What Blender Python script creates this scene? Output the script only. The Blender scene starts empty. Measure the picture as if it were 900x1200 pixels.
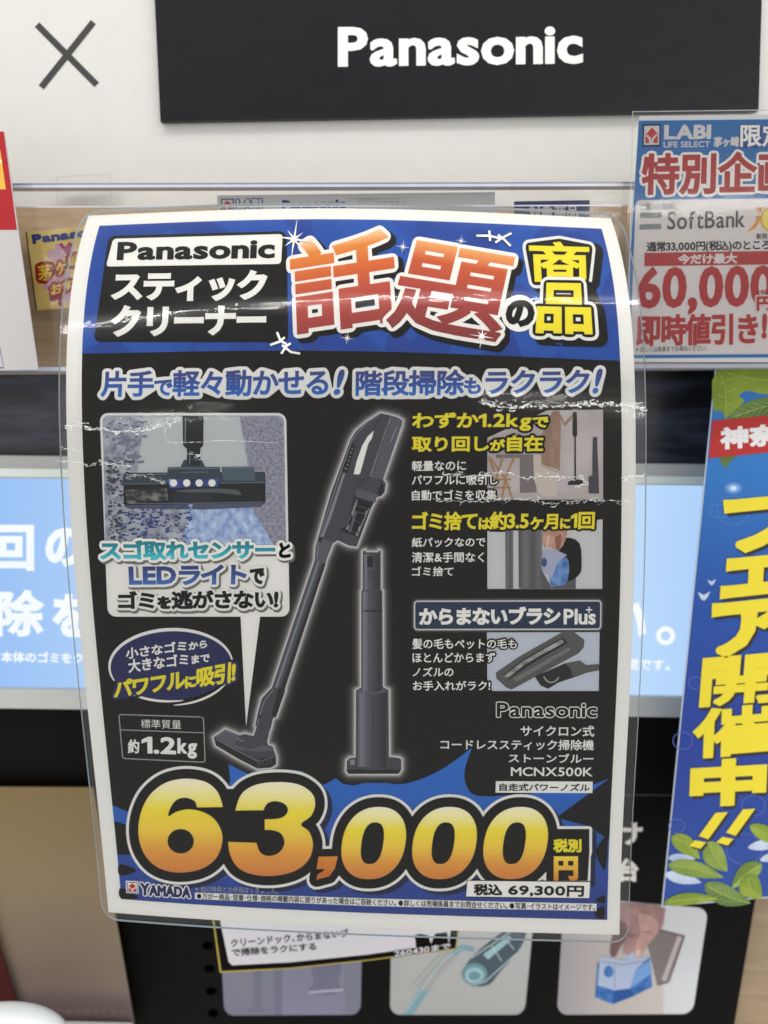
# -*- coding: utf-8 -*-
import bpy, bmesh, math, random
import numpy as np
from mathutils import Vector, Matrix, Quaternion, geometry as G

random.seed(7)
SC = bpy.context.scene
COL = SC.collection

# ------------------------------------------------------------------ camera
F = 940.0                      # focal length in units of a 900 x 1200 frame
CAM = np.array([0.0, 0.0, 1.30])
PITCH, ROLL = math.radians(8.0), math.radians(1.2)
cam_data = bpy.data.cameras.new('camera')
cam = bpy.data.objects.new('camera', cam_data)
COL.objects.link(cam)
cam.location = CAM.tolist()
ROT = Matrix.Rotation(math.pi / 2 - PITCH, 3, 'X') @ Matrix.Rotation(ROLL, 3, 'Z')
cam.rotation_euler = ROT.to_euler()
cam_data.sensor_fit = 'VERTICAL'
cam_data.sensor_height = 9.6
cam_data.sensor_width = 7.2
cam_data.lens = 9.6 * F / 1200.0
cam_data.clip_start = 0.01
cam_data.clip_end = 50.0
cam_data.dof.use_dof = True
cam_data.dof.focus_distance = 0.302
cam_data.dof.aperture_fstop = cam_data.lens / 3.6
SC.camera = cam
RM = np.array(ROT)

# ------------------------------------------------------------------ world, lamps, exposure
W = bpy.data.worlds.new('World')
SC.world = W
W.use_nodes = True
wn, wl = W.node_tree.nodes, W.node_tree.links
bg = wn['Background']
tc = wn.new('ShaderNodeTexCoord')
sp = wn.new('ShaderNodeSeparateXYZ')
mr = wn.new('ShaderNodeMapRange')
rp = wn.new('ShaderNodeValToRGB')
wl.new(tc.outputs['Generated'], sp.inputs[0])
wl.new(sp.outputs['Z'], mr.inputs['Value'])
mr.inputs['From Min'].default_value = -1.0
mr.inputs['From Max'].default_value = 1.0
wl.new(mr.outputs[0], rp.inputs[0])
rp.color_ramp.elements[0].position = 0.25
rp.color_ramp.elements[0].color = (0.94, 0.93, 0.915, 1)
rp.color_ramp.elements[1].position = 0.85
rp.color_ramp.elements[1].color = (0.94, 0.94, 0.92, 1)
wl.new(rp.outputs[0], bg.inputs[0])
bg.inputs[1].default_value = 1.08

def lamp(loc, target, sx, sy, power, spin=0.0, color=(1, 0.97, 0.92)):
    d = bpy.data.lights.new('ceiling_lamp', 'AREA')
    d.shape = 'RECTANGLE'
    d.size, d.size_y = sx, sy
    d.energy = power
    d.color = color
    o = bpy.data.objects.new('ceiling_lamp', d)
    COL.objects.link(o)
    o.location = loc
    v = Vector(target) - Vector(loc)
    o.rotation_euler = (v.to_track_quat('-Z', 'Y') @ Quaternion((0, 0, 1), math.radians(spin))).to_euler()
    return o

LAMPS = [((0.0, -0.70, 2.75), 3.2, 0.036, 18.0, 11.0), ((2.9, -5.2, 2.75), 3.0, 0.10, 22.0, 0.0), ((-4.6, -9.5, 2.75), 2.6, 0.12, 14.0, 0.0)]
for loc, sx, sy, pw, spin in LAMPS:
    lamp(loc, (loc[0] * 0.3, 0.3, 1.25), sx, sy, pw, spin)

SC.view_settings.view_transform = 'Standard'
SC.view_settings.look = 'None'
SC.view_settings.exposure = 0.0
SC.view_settings.gamma = 1.0
SC.cycles.transparent_max_bounces = 24

# ------------------------------------------------------------------ materials
def lin(c):
    c = c / 255.0
    return c / 12.92 if c <= 0.04045 else ((c + 0.055) / 1.055) ** 2.4

def rgb(t, k=1.0):
    return (lin(t[0]) * k, lin(t[1]) * k, lin(t[2]) * k, 1.0)

MATS = {}

def mat_base(name):
    m = bpy.data.materials.new(name)
    m.use_nodes = True
    MATS[name] = m
    n, l = m.node_tree.nodes, m.node_tree.links
    return m, n, l, n['Principled BSDF']

def grain(n, l, src, amount, scale=90.0, uvname='px', lo=None):
    """fine printing grain: src colour multiplied / lifted by noise"""
    uv = n.new('ShaderNodeUVMap'); uv.uv_map = uvname
    tx = n.new('ShaderNodeTexNoise')
    tx.inputs['Scale'].default_value = scale
    tx.inputs['Detail'].default_value = 3.0
    tx.inputs['Roughness'].default_value = 0.7
    l.new(uv.outputs[0], tx.inputs['Vector'])
    mr_ = n.new('ShaderNodeMapRange')
    mr_.inputs['From Min'].default_value = 0.3
    mr_.inputs['From Max'].default_value = 0.7
    mr_.inputs['To Min'].default_value = 1.0 - amount
    mr_.inputs['To Max'].default_value = 1.0 + amount
    l.new(tx.outputs['Fac'], mr_.inputs['Value'])
    mx = n.new('ShaderNodeMix'); mx.data_type = 'RGBA'; mx.blend_type = 'MULTIPLY'
    mx.inputs['Factor'].default_value = 1.0
    if isinstance(src, tuple):
        mx.inputs['A'].default_value = src
    else:
        l.new(src, mx.inputs['A'])
    cmb = n.new('ShaderNodeCombineColor')
    for k in range(3):
        l.new(mr_.outputs[0], cmb.inputs[k])
    l.new(cmb.outputs[0], mx.inputs['B'])
    return mx.outputs['Result']

def ink(name, color, amount=0.10, rough=0.55, scale=90.0, spec=0.12):
    """a flat printed colour with the fine grain of a laser print"""
    if name in MATS:
        return MATS[name]
    m, n, l, b = mat_base(name)
    out = grain(n, l, rgb(color), amount, scale)
    l.new(out, b.inputs['Base Color'])
    b.inputs['Roughness'].default_value = rough
    b.inputs['Specular IOR Level'].default_value = spec
    return m

def ramp_ink(name, stops, axis='Y', amount=0.06, uvname='grad'):
    """printed colour gradient across the box of the lettering"""
    if name in MATS:
        return MATS[name]
    m, n, l, b = mat_base(name)
    uv = n.new('ShaderNodeUVMap'); uv.uv_map = uvname
    s = n.new('ShaderNodeSeparateXYZ'); l.new(uv.outputs[0], s.inputs[0])
    r = n.new('ShaderNodeValToRGB'); l.new(s.outputs[axis], r.inputs[0])
    cr = r.color_ramp
    while len(cr.elements) < len(stops):
        cr.elements.new(0.5)
    for e, (p, c) in zip(cr.elements, stops):
        e.position = p
        e.color = rgb(c)
    out = grain(n, l, r.outputs[0], amount)
    l.new(out, b.inputs['Base Color'])
    b.inputs['Roughness'].default_value = 0.55
    b.inputs['Specular IOR Level'].default_value = 0.25
    return m

def mottled(name, c1, c2, scale=(3, 3), detail=4.0, lo=0.35, hi=0.65, rough=0.55, grain_amt=0.1, kind='noise', spec=0.25):
    """two printed tones mixed by a noise pattern (leaf, carpet, cloth, facets)"""
    if name in MATS:
        return MATS[name]
    m, n, l, b = mat_base(name)
    uv = n.new('ShaderNodeUVMap'); uv.uv_map = 'px'
    mp = n.new('ShaderNodeMapping'); l.new(uv.outputs[0], mp.inputs[0])
    mp.inputs['Scale'].default_value = (scale[0], scale[1], 1)
    if kind == 'noise':
        t = n.new('ShaderNodeTexNoise'); t.inputs['Scale'].default_value = 1.0
        t.inputs['Detail'].default_value = detail
        fac = t.outputs['Fac']
    else:
        t = n.new('ShaderNodeTexVoronoi'); t.inputs['Scale'].default_value = 1.0
        s = n.new('ShaderNodeSeparateColor'); l.new(t.outputs['Color'], s.inputs[0])
        fac = s.outputs[0]
    l.new(mp.outputs[0], t.inputs['Vector'])
    r = n.new('ShaderNodeValToRGB'); l.new(fac, r.inputs[0])
    r.color_ramp.elements[0].position = lo; r.color_ramp.elements[0].color = rgb(c1)
    r.color_ramp.elements[1].position = hi; r.color_ramp.elements[1].color = rgb(c2)
    out = grain(n, l, r.outputs[0], grain_amt)
    l.new(out, b.inputs['Base Color'])
    b.inputs['Roughness'].default_value = rough
    b.inputs['Specular IOR Level'].default_value = spec
    return m

def clear_film(name, rough=0.06, bump=0.25, scale=(1.2, 7.0), tint=1.0, ior=1.45, fine=0.15, dist=0.002, haze=None):
    """thin clear plastic: see-through, with a real reflection on a slightly wrinkled surface"""
    m = bpy.data.materials.new(name); m.use_nodes = True; MATS[name] = m
    n, l = m.node_tree.nodes, m.node_tree.links
    n.remove(n['Principled BSDF'])
    out = n['Material Output']
    tr = n.new('ShaderNodeBsdfTransparent'); tr.inputs[0].default_value = (tint, tint, tint * 0.995, 1)
    gl = n.new('ShaderNodeBsdfGlossy'); gl.inputs['Roughness'].default_value = rough
    fr = n.new('ShaderNodeFresnel'); fr.inputs['IOR'].default_value = ior
    mx = n.new('ShaderNodeMixShader')
    uv = n.new('ShaderNodeUVMap'); uv.uv_map = 'px'
    mp = n.new('ShaderNodeMapping'); mp.inputs['Scale'].default_value = (scale[0], scale[1], 1)
    l.new(uv.outputs[0], mp.inputs[0])
    t = n.new('ShaderNodeTexNoise'); t.inputs['Scale'].default_value = 1.0; t.inputs['Detail'].default_value = 2.0
    l.new(mp.outputs[0], t.inputs['Vector'])
    t2 = n.new('ShaderNodeTexNoise'); t2.inputs['Scale'].default_value = 9.0; t2.inputs['Detail'].default_value = 2.0
    l.new(uv.outputs[0], t2.inputs['Vector'])
    b1 = n.new('ShaderNodeBump'); b1.inputs['Strength'].default_value = bump; b1.inputs['Distance'].default_value = dist
    b2 = n.new('ShaderNodeBump'); b2.inputs['Strength'].default_value = fine; b2.inputs['Distance'].default_value = dist * 0.25
    l.new(t.outputs['Fac'], b1.inputs['Height'])
    l.new(t2.outputs['Fac'], b2.inputs['Height'])
    l.new(b1.outputs[0], b2.inputs['Normal'])
    l.new(b2.outputs[0], gl.inputs['Normal'])
    l.new(fr.outputs[0], mx.inputs[0])
    l.new(tr.outputs[0], mx.inputs[1])
    if haze:
        g2 = n.new('ShaderNodeBsdfGlossy'); g2.inputs['Roughness'].default_value = haze
        l.new(b1.outputs[0], g2.inputs['Normal'])
        gm = n.new('ShaderNodeMixShader'); gm.inputs[0].default_value = 0.5
        l.new(gl.outputs[0], gm.inputs[1]); l.new(g2.outputs[0], gm.inputs[2])
        l.new(gm.outputs[0], mx.inputs[2])
    else:
        l.new(gl.outputs[0], mx.inputs[2])
    l.new(mx.outputs[0], out.inputs[0])
    return m

def solid(name, color, rough=0.5, spec=0.4, noise=0.04, scale=6.0, bump=0.0, bscale=(1, 1)):
    """plain material of a board, slightly uneven in tone"""
    if name in MATS:
        return MATS[name]
    m, n, l, b = mat_base(name)
    out = grain(n, l, rgb(color), noise, scale)
    l.new(out, b.inputs['Base Color'])
    b.inputs['Roughness'].default_value = rough
    b.inputs['Specular IOR Level'].default_value = spec
    if bump:
        uv = n.new('ShaderNodeUVMap'); uv.uv_map = 'px'
        mp = n.new('ShaderNodeMapping'); mp.inputs['Scale'].default_value = (bscale[0], bscale[1], 1)
        l.new(uv.outputs[0], mp.inputs[0])
        t = n.new('ShaderNodeTexNoise'); t.inputs['Scale'].default_value = 1.0; t.inputs['Detail'].default_value = 4
        l.new(mp.outputs[0], t.inputs['Vector'])
        bp = n.new('ShaderNodeBump'); bp.inputs['Strength'].default_value = bump; bp.inputs['Distance'].default_value = 0.003
        l.new(t.outputs['Fac'], bp.inputs['Height'])
        l.new(bp.outputs[0], b.inputs['Normal'])
    return m

def glow(name, stops, strength=1.0, axis='Y'):
    """the lit picture of the monitor: it gives off light"""
    m = bpy.data.materials.new(name); m.use_nodes = True; MATS[name] = m
    n, l = m.node_tree.nodes, m.node_tree.links
    n.remove(n['Principled BSDF'])
    e = n.new('ShaderNodeEmission'); e.inputs[1].default_value = strength
    uv = n.new('ShaderNodeUVMap'); uv.uv_map = 'grad'
    s = n.new('ShaderNodeSeparateXYZ'); l.new(uv.outputs[0], s.inputs[0])
    r = n.new('ShaderNodeValToRGB'); l.new(s.outputs[axis], r.inputs[0])
    cr = r.color_ramp
    while len(cr.elements) < len(stops):
        cr.elements.new(0.5)
    for el, (p, c) in zip(cr.elements, stops):
        el.position = p; el.color = rgb(c)
    l.new(r.outputs[0], e.inputs[0])
    l.new(e.outputs[0], n['Material Output'].inputs[0])
    return m

def wood(name, c1, c2):
    m, n, l, b = mat_base(name)
    uv = n.new('ShaderNodeUVMap'); uv.uv_map = 'px'
    mp = n.new('ShaderNodeMapping'); mp.inputs['Scale'].default_value = (0.5, 7.0, 1)
    l.new(uv.outputs[0], mp.inputs[0])
    t = n.new('ShaderNodeTexNoise'); t.inputs['Scale'].default_value = 1.6; t.inputs['Detail'].default_value = 6
    t.inputs['Distortion'].default_value = 0.6
    l.new(mp.outputs[0], t.inputs['Vector'])
    r = n.new('ShaderNodeValToRGB'); l.new(t.outputs['Fac'], r.inputs[0])
    r.color_ramp.elements[0].position = 0.3; r.color_ramp.elements[0].color = rgb(c1)
    r.color_ramp.elements[1].position = 0.7; r.color_ramp.elements[1].color = rgb(c2)
    l.new(r.outputs[0], b.inputs['Base Color'])
    b.inputs['Roughness'].default_value = 0.5
    return m

WHITE = ink('paper_white', (242, 241, 237), 0.03, 0.6, 40)
BLACK = ink('toner_black', (18, 15, 13), 0.75, 0.6, 30, 0.04)
DARK = ink('toner_dark', (16, 14, 13), 0.6, 0.6, 30, 0.04)
YELLOW = ink('ink_yellow', (240, 226, 45), 0.06)
NAVY = ink('ink_navy', (34, 40, 92), 0.18)
GREYINK = ink('ink_grey', (170, 170, 170), 0.08)
SHADOWINK = ink('ink_shadow_grey', (120, 118, 114), 0.1)

# ------------------------------------------------------------------ sheets: where a surface stands
def rays(x, y):
    c = np.stack([(x - 450.0) / F, -(y - 600.0) / F, -np.ones_like(x)], -1)
    return c @ RM.T

class Plane:
    """flat sheet at distance Y in front of the shelf, optionally turned about its vertical and tilted"""
    step = None
    def __init__(self, Y, turn=0.0, tilt=0.0, pivot=(450, 600)):
        n = Matrix.Rotation(math.radians(turn), 3, 'Z') @ Matrix.Rotation(math.radians(tilt), 3, 'X') @ Vector((0, -1, 0))
        self.n = np.array(n)
        r = rays(np.array([float(pivot[0])]), np.array([float(pivot[1])]))[0]
        self.p = CAM + r * (Y / r[1])
    def pos(self, x, y):
        r = rays(x, y)
        t = ((self.p - CAM) @ self.n) / (r @ self.n)
        return CAM + r * t[..., None]
    def normal(self, x, y):
        return np.broadcast_to(self.n, x.shape + (3,))
    def put(self, x, y, lift):
        return self.pos(x, y) + self.normal(x, y) * np.asarray(lift)[..., None]

# the laminated poster: an A4 sheet, hanging upright below and bent back over the rail above
YK = np.array([244, 254, 293, 320, 347, 372, 400, 440, 480, 560, 640, 720, 827, 940, 1007, 1082, 1100.0])
DK = np.array([.3262, .3236, .3118, .3058, .3014, .2990, .2977, .2967, .2963, .2971, .2998, .3037, .3109, .3199, .325, .3294, .3303])
LY = np.array([240, 252.7, 293, 347, 400, 440, 480, 533, 560, 613, 667, 720, 773, 827, 880, 940, 1007, 1069, 1095])
LX = np.array([108, 104.7, 92, 82, 78.7, 78, 78, 79, 80, 83, 87.3, 92.2, 97, 102, 108, 114.4, 121.3, 127, 129.5])
RY = np.array([240, 255.7, 293, 320, 347, 400, 440, 480, 560, 640, 720, 827, 940, 1007, 1095.3, 1110])
RX = np.array([710.5, 714.7, 727, 732.7, 737, 741.8, 743.6, 744.3, 744.8, 744, 742, 737, 731.3, 728, 726.3, 725.8])
PL_ = np.polyfit(LY / 600 - 1, LX, 7)
PR_ = np.polyfit(RY / 600 - 1, RX, 6)
PD_ = np.polyfit(YK / 600 - 1, DK, 7)
PT_ = np.polyfit(np.array([105, 230, 330, 430, 530, 620, 715]) / 400 - 1, [252.7, 247.3, 244.4, 244.6, 247.3, 251.3, 255.7], 4)
PB_ = np.polyfit(np.array([127, 230, 330, 430, 530, 620, 726]) / 400 - 1, [1069, 1076.8, 1082.6, 1087, 1090.4, 1093, 1095.5], 3)
fL = lambda y: np.polyval(PL_, y / 600 - 1)
fR = lambda y: np.polyval(PR_, y / 600 - 1)
fT = lambda x: np.polyval(PT_, x / 400 - 1)
fB = lambda x: np.polyval(PB_, x / 400 - 1)

class Bent:
    step = (60, 7)
    def pos(self, x, y):
        x = np.asarray(x, float); y = np.asarray(y, float)
        u = (x - fL(y)) / (fR(y) - fL(y))
        v = (y - fT(x)) / (fB(x) - fT(x))
        d = np.polyval(PD_, y / 600 - 1)
        bulge = (0.009 * np.clip(1 - v, 0, 1.1) ** 2 + 0.003) * (1 - (2 * u - 1) ** 2)
        return CAM + rays(x, y) * (d - bulge)[..., None]
    def normal(self, x, y):
        e = 1.0
        a = self.pos(x + e, y) - self.pos(x - e, y)
        b = self.pos(x, y - e) - self.pos(x, y + e)
        n = np.cross(a, b)
        return n / np.linalg.norm(n, axis=-1, keepdims=True)
    def put(self, x, y, lift):
        x = np.asarray(x, float); y = np.asarray(y, float)
        return self.pos(x, y) + self.normal(x, y) * np.asarray(lift)[..., None]
    def uv(self, u, v):
        """sheet coordinates 0..1 to frame position"""
        u = np.asarray(u, float); v = np.asarray(v, float)
        x = 90 + 640 * u; y = 250 + 840 * v
        for _ in range(6):
            y = fT(x) + (fB(x) - fT(x)) * v
            x = fL(y) + (fR(y) - fL(y)) * u
        return x, y

LAYER = 0.00006

# ------------------------------------------------------------------ mesh building
def link_mesh(name, verts, faces, mat, parent, px=None, grad=None, smooth=False):
    origin = np.array(parent.location) if parent is not None and parent.get('is_root') else None
    if parent is not None and origin is None:
        p = parent
        while p.parent is not None:
            p = p.parent
        origin = np.array(p.location)
    V = np.asarray(verts, float)
    if origin is not None:
        V = V - origin
    me = bpy.data.meshes.new(name)
    me.from_pydata(V.tolist(), [], [list(f) for f in faces])
    if px is not None:
        lv = np.zeros(len(me.loops), dtype=np.int32)
        me.loops.foreach_get('vertex_index', lv)
        u = me.uv_layers.new(name='px')
        a = np.asarray(px, float)[lv] / 100.0
        u.data.foreach_set('uv', np.ascontiguousarray(a * np.array([1, -1])).ravel())
        u2 = me.uv_layers.new(name='grad')
        g = np.asarray(grad if grad is not None else px, float)[lv]
        u2.data.foreach_set('uv', np.ascontiguousarray(g).ravel())
    if smooth:
        for p in me.polygons:
            p.use_smooth = True
    me.materials.append(mat)
    o = bpy.data.objects.new(name, me)
    COL.objects.link(o)
    if parent is not None:
        o.parent = parent
    return o

def cut_grid(P, T, extra, step):
    """cut a flat triangle set along a grid so that it can follow a bent sheet"""
    bm = bmesh.new()
    ex = bm.verts.layers.float_vector.new('ex')
    vs = []
    for p, e in zip(P, extra):
        v = bm.verts.new((p[0], p[1], 0.0)); v[ex] = Vector((e[0], e[1], e[2])); vs.append(v)
    for t in T:
        try:
            bm.faces.new([vs[i] for i in t])
        except ValueError:
            pass
    P = np.asarray(P)
    for ax in (0, 1):
        s = step[ax]
        lo, hi = P[:, ax].min(), P[:, ax].max()
        k = math.ceil(lo / s + 0.02)
        while k * s < hi - 0.02 * s:
            val = k * s
            gap = 1
            if ax == 1 and val > 470:
                gap = 2
            if k % gap == 0:
                co = (val, 0, 0) if ax == 0 else (0, val, 0)
                no = (1, 0, 0) if ax == 0 else (0, 1, 0)
                near = [f for f in bm.faces if min(v.co[ax] for v in f.verts) < val - 1e-4 and max(v.co[ax] for v in f.verts) > val + 1e-4]
                if near:
                    geom = set(near)
                    for f in near:
                        geom.update(f.edges); geom.update(f.verts)
                    bmesh.ops.bisect_plane(bm, geom=list(geom), dist=1e-5, plane_co=co, plane_no=no)
            k += 1
    bm.verts.index_update()
    P2 = [(v.co.x, v.co.y) for v in bm.verts]
    E2 = [tuple(v[ex]) for v in bm.verts]
    T2 = [[v.index for v in f.verts] for f in bm.faces]
    bm.free()
    return P2, T2, E2

def flat_mesh(name, sheet, P, T, mat, parent, layer, grad=None, jit=None):
    """P: frame positions on the sheet; T: triangles"""
    P = np.asarray(P, float)
    if grad is None:
        lo, hi = P.min(0), P.max(0)
        grad = (P - lo) / np.maximum(hi - lo, 1e-6)
        grad = np.stack([grad[:, 0], 1 - grad[:, 1]], -1)
    jit = np.zeros(len(P)) if jit is None else np.asarray(jit)
    ex = np.concatenate([np.asarray(grad), jit[:, None]], 1)
    if sheet.step:
        P2, T, ex = cut_grid(P, T, ex, sheet.step)
        P = np.asarray(P2); ex = np.asarray(ex)
    X = sheet.put(P[:, 0], P[:, 1], layer * LAYER + ex[:, 2])
    # faces towards the viewer
    out = []
    for f in T:
        a = sum(P[f[k]][0] * P[f[(k + 1) % len(f)]][1] - P[f[(k + 1) % len(f)]][0] * P[f[k]][1] for k in range(len(f)))
        if abs(a) < 1e-7:
            continue
        out.append(list(f) if a < 0 else list(f)[::-1])
    return link_mesh(name, X, out, mat, parent, P, ex[:, :2])

def smooth_loop(pts, n=5, closed=True):
    pts = [np.array(p, float) for p in pts]
    N = len(pts); out = []
    rng = range(N) if closed else range(N - 1)
    for i in rng:
        p0 = pts[(i - 1) % N] if closed or i > 0 else pts[i]
        p1 = pts[i]; p2 = pts[(i + 1) % N]
        p3 = pts[(i + 2) % N] if closed or i + 2 < N else p2
        for k in range(n):
            t = k / n
            out.append(0.5 * ((2 * p1) + (-p0 + p2) * t + (2 * p0 - 5 * p1 + 4 * p2 - p3) * t * t + (-p0 + 3 * p1 - 3 * p2 + p3) * t ** 3))
    if not closed:
        out.append(pts[-1])
    return [tuple(p) for p in out]

def tess(loops):
    flat = [p for lp in loops for p in lp]
    T = G.tessellate_polygon([[Vector((p[0], p[1], 0)) for p in lp] for lp in loops])
    return flat, [tuple(t) for t in T]

def poly(name, sheet, pts, mat, parent, layer, holes=(), grad=None):
    P, T = tess([pts] + list(holes))
    return flat_mesh(name, sheet, P, T, mat, parent, layer, grad)

def rrect(x0, y0, x1, y1, r, n=5):
    out = []
    for cx, cy, a in ((x1 - r, y0 + r, -90), (x1 - r, y1 - r, 0), (x0 + r, y1 - r, 90), (x0 + r, y0 + r, 180)):
        for k in range(n + 1):
            t = math.radians(a + 90 * k / n)
            out.append((cx + r * math.cos(t), cy + r * math.sin(t)))
    return out

def warp(pts, quad, x0=0.0, y0=0.0, x1=1.0, y1=1.0):
    """move a box of points into a four-cornered place: TL, TR, BR, BL"""
    TL, TR, BR, BL = [np.array(q, float) for q in quad]
    out = []
    for p in pts:
        s = (p[0] - x0) / (x1 - x0); t = (p[1] - y0) / (y1 - y0)
        out.append(tuple((TL * (1 - s) + TR * s) * (1 - t) + (BL * (1 - s) + BR * s) * t))
    return out

def rquad(quad, r, n=5):
    TL, TR, BR, BL = [np.array(q, float) for q in quad]
    w = np.linalg.norm(TR - TL); h = np.linalg.norm(BL - TL)
    return warp(rrect(0, 0, w, h, r, n), quad, 0, 0, w, h)

def ribbon(pts, w):
    """outline of a stroke of width w (or list of widths) along points"""
    P = [np.array(p, float) for p in pts]
    ws = w if isinstance(w, (list, tuple)) else [w] * len(P)
    L, R = [], []
    for i, p in enumerate(P):
        d = P[min(i + 1, len(P) - 1)] - P[max(i - 1, 0)]
        d = d / (np.linalg.norm(d) + 1e-9)
        nrm = np.array([-d[1], d[0]]) * ws[i] / 2
        L.append(tuple(p + nrm)); R.append(tuple(p - nrm))
    return L + R[::-1]

def stroke(name, sheet, pts, w, mat, parent, layer):
    return poly(name, sheet, ribbon(pts, w), mat, parent, layer)

def dilate(V, T, r, rnd=True, n=8):
    """union of a triangle set with a band of width r around it (clean, no overlaps)"""
    key, idx = {}, []
    for p in V:
        k = (round(p[0], 4), round(p[1], 4))
        idx.append(key.setdefault(k, len(key)))
    P = [Vector(k) for k in key]
    faces, E = [], set()
    for t in T:
        a, b, c = (idx[i] for i in t)
        if len({a, b, c}) < 3:
            continue
        ar = (P[b] - P[a]).cross(P[c] - P[a])
        if abs(ar) < 1e-7:
            continue
        if ar < 0:
            b, c = c, b
        faces.append([a, b, c])
        E.update(((a, b), (b, c), (c, a)))
    be = [e for e in E if (e[1], e[0]) not in E]
    nxt, prv, nrm = {}, {}, {}
    for a, b in be:
        d = P[b] - P[a]
        L = d.length
        if L < 1e-6:
            continue
        nv = Vector((d.y, -d.x)) / L
        nrm[(a, b)] = nv
        nxt.setdefault(a, []).append((a, b)); prv.setdefault(b, []).append((a, b))
        i = len(P)
        P += [P[a] + nv * r, P[b] + nv * r, P[b] - nv * (0.04 * r), P[a] - nv * (0.04 * r)]
        faces.append([i, i + 1, i + 2, i + 3][::-1])
    for v in nxt:
        if v not in prv:
            continue
        if len(nxt[v]) > 1 or len(prv[v]) > 1:
            i = len(P)
            P += [P[v] + Vector((math.cos(2 * math.pi * k / n), math.sin(2 * math.pi * k / n))) * r for k in range(n)]
            faces.append(list(range(i, i + n)))
            continue
        n1, n2 = nrm[prv[v][0]], nrm[nxt[v][0]]
        cr = n1.cross(n2)
        if cr < 0.02:
            continue
        dt = max(-1, min(1, n1.dot(n2)))
        i = len(P)
        if not rnd and dt > -0.55 or dt > 0.93:
            tip = (n1 + n2) * (r / (1 + dt))
            P += [P[v], P[v] + n1 * r, P[v] + tip, P[v] + n2 * r]
            faces.append([i, i + 1, i + 2, i + 3])
        else:
            a1 = math.atan2(n1.y, n1.x); da = math.acos(dt)
            m = max(2, int(math.ceil(da / 0.5)))
            P += [P[v]] + [P[v] + Vector((math.cos(a1 + da * k / m), math.sin(a1 + da * k / m))) * r for k in range(m + 1)]
            faces.append(list(range(i, i + m + 2)))
    fixed = []
    for f in faces:
        a = sum(P[f[k]].cross(P[f[(k + 1) % len(f)]]) for k in range(len(f)))
        if abs(a) > 1e-9:
            fixed.append(f if a > 0 else f[::-1])
    o = G.delaunay_2d_cdt(P, [], fixed, 0, 1e-5)
    vv = [(p.x, p.y) for p in o[0]]
    return vv, [tuple(f) for f, g in zip(o[2], o[5]) if g]

GL = {'1': ([(0.20, 0), (0.20, 0.56), (0.02, 0.46), (0.02, 0.555), (0.21, 0.682), (0.295, 0.682), (0.295, 0)], [(0, 1, 6), (1, 4, 5), (1, 5, 6), (1, 2, 3), (1, 3, 4)])}
def glyph(s, res=3):
    if s in GL:
        return GL[s]
    c = bpy.data.curves.new('glyph', 'FONT'); c.body = s; c.resolution_u = res
    o = bpy.data.objects.new('glyph', c)
    m = o.to_mesh(); m.calc_loop_triangles()
    V = [(a.co.x, a.co.y) for a in m.vertices]
    T = [tuple(t.vertices) for t in m.loop_triangles]
    o.to_mesh_clear(); bpy.data.objects.remove(o); bpy.data.curves.remove(c)
    GL[s] = (V, T)
    return GL[s]

def layout(segs, track=1.0, gap=0.105):
    if isinstance(segs, str):
        segs = [(segs, 1.0)]
    out, pen = [], 0.0
    for s, k in segs:
        run = ''
        items = []
        for ch in s:
            if ord(ch) < 0x250:
                items.append(ch)
            else:
                if run:
                    items.append(run); run = ''
                items.append(ch)
        if run:
            items.append(run)
        for it in items:
            if not it.strip():
                pen += 0.3 * len(it) * k; continue
            V, T = glyph(it)
            if not V:
                pen += 0.5 * k; continue
            if ord(it[0]) < 0x250:
                x0 = min(v[0] for v in V)
                kk = k * 1.06
                out.append(([((v[0] - x0) * kk + pen + gap * 0.6, v[1] * kk) for v in V], T))
                pen += (max(v[0] for v in V) - x0) * kk + gap
            else:
                dx = 0.0; adv = 1.0
                if it in '、。':
                    adv = 0.55
                if it in '･・':
                    adv = 0.5; dx = -0.25 if it == '・' else 0
                out.append(([((v[0] + dx) * k + pen, (v[1] + 0.08) * k - 0.08) for v in V], T))
                pen += adv * k * track
    return out

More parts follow.
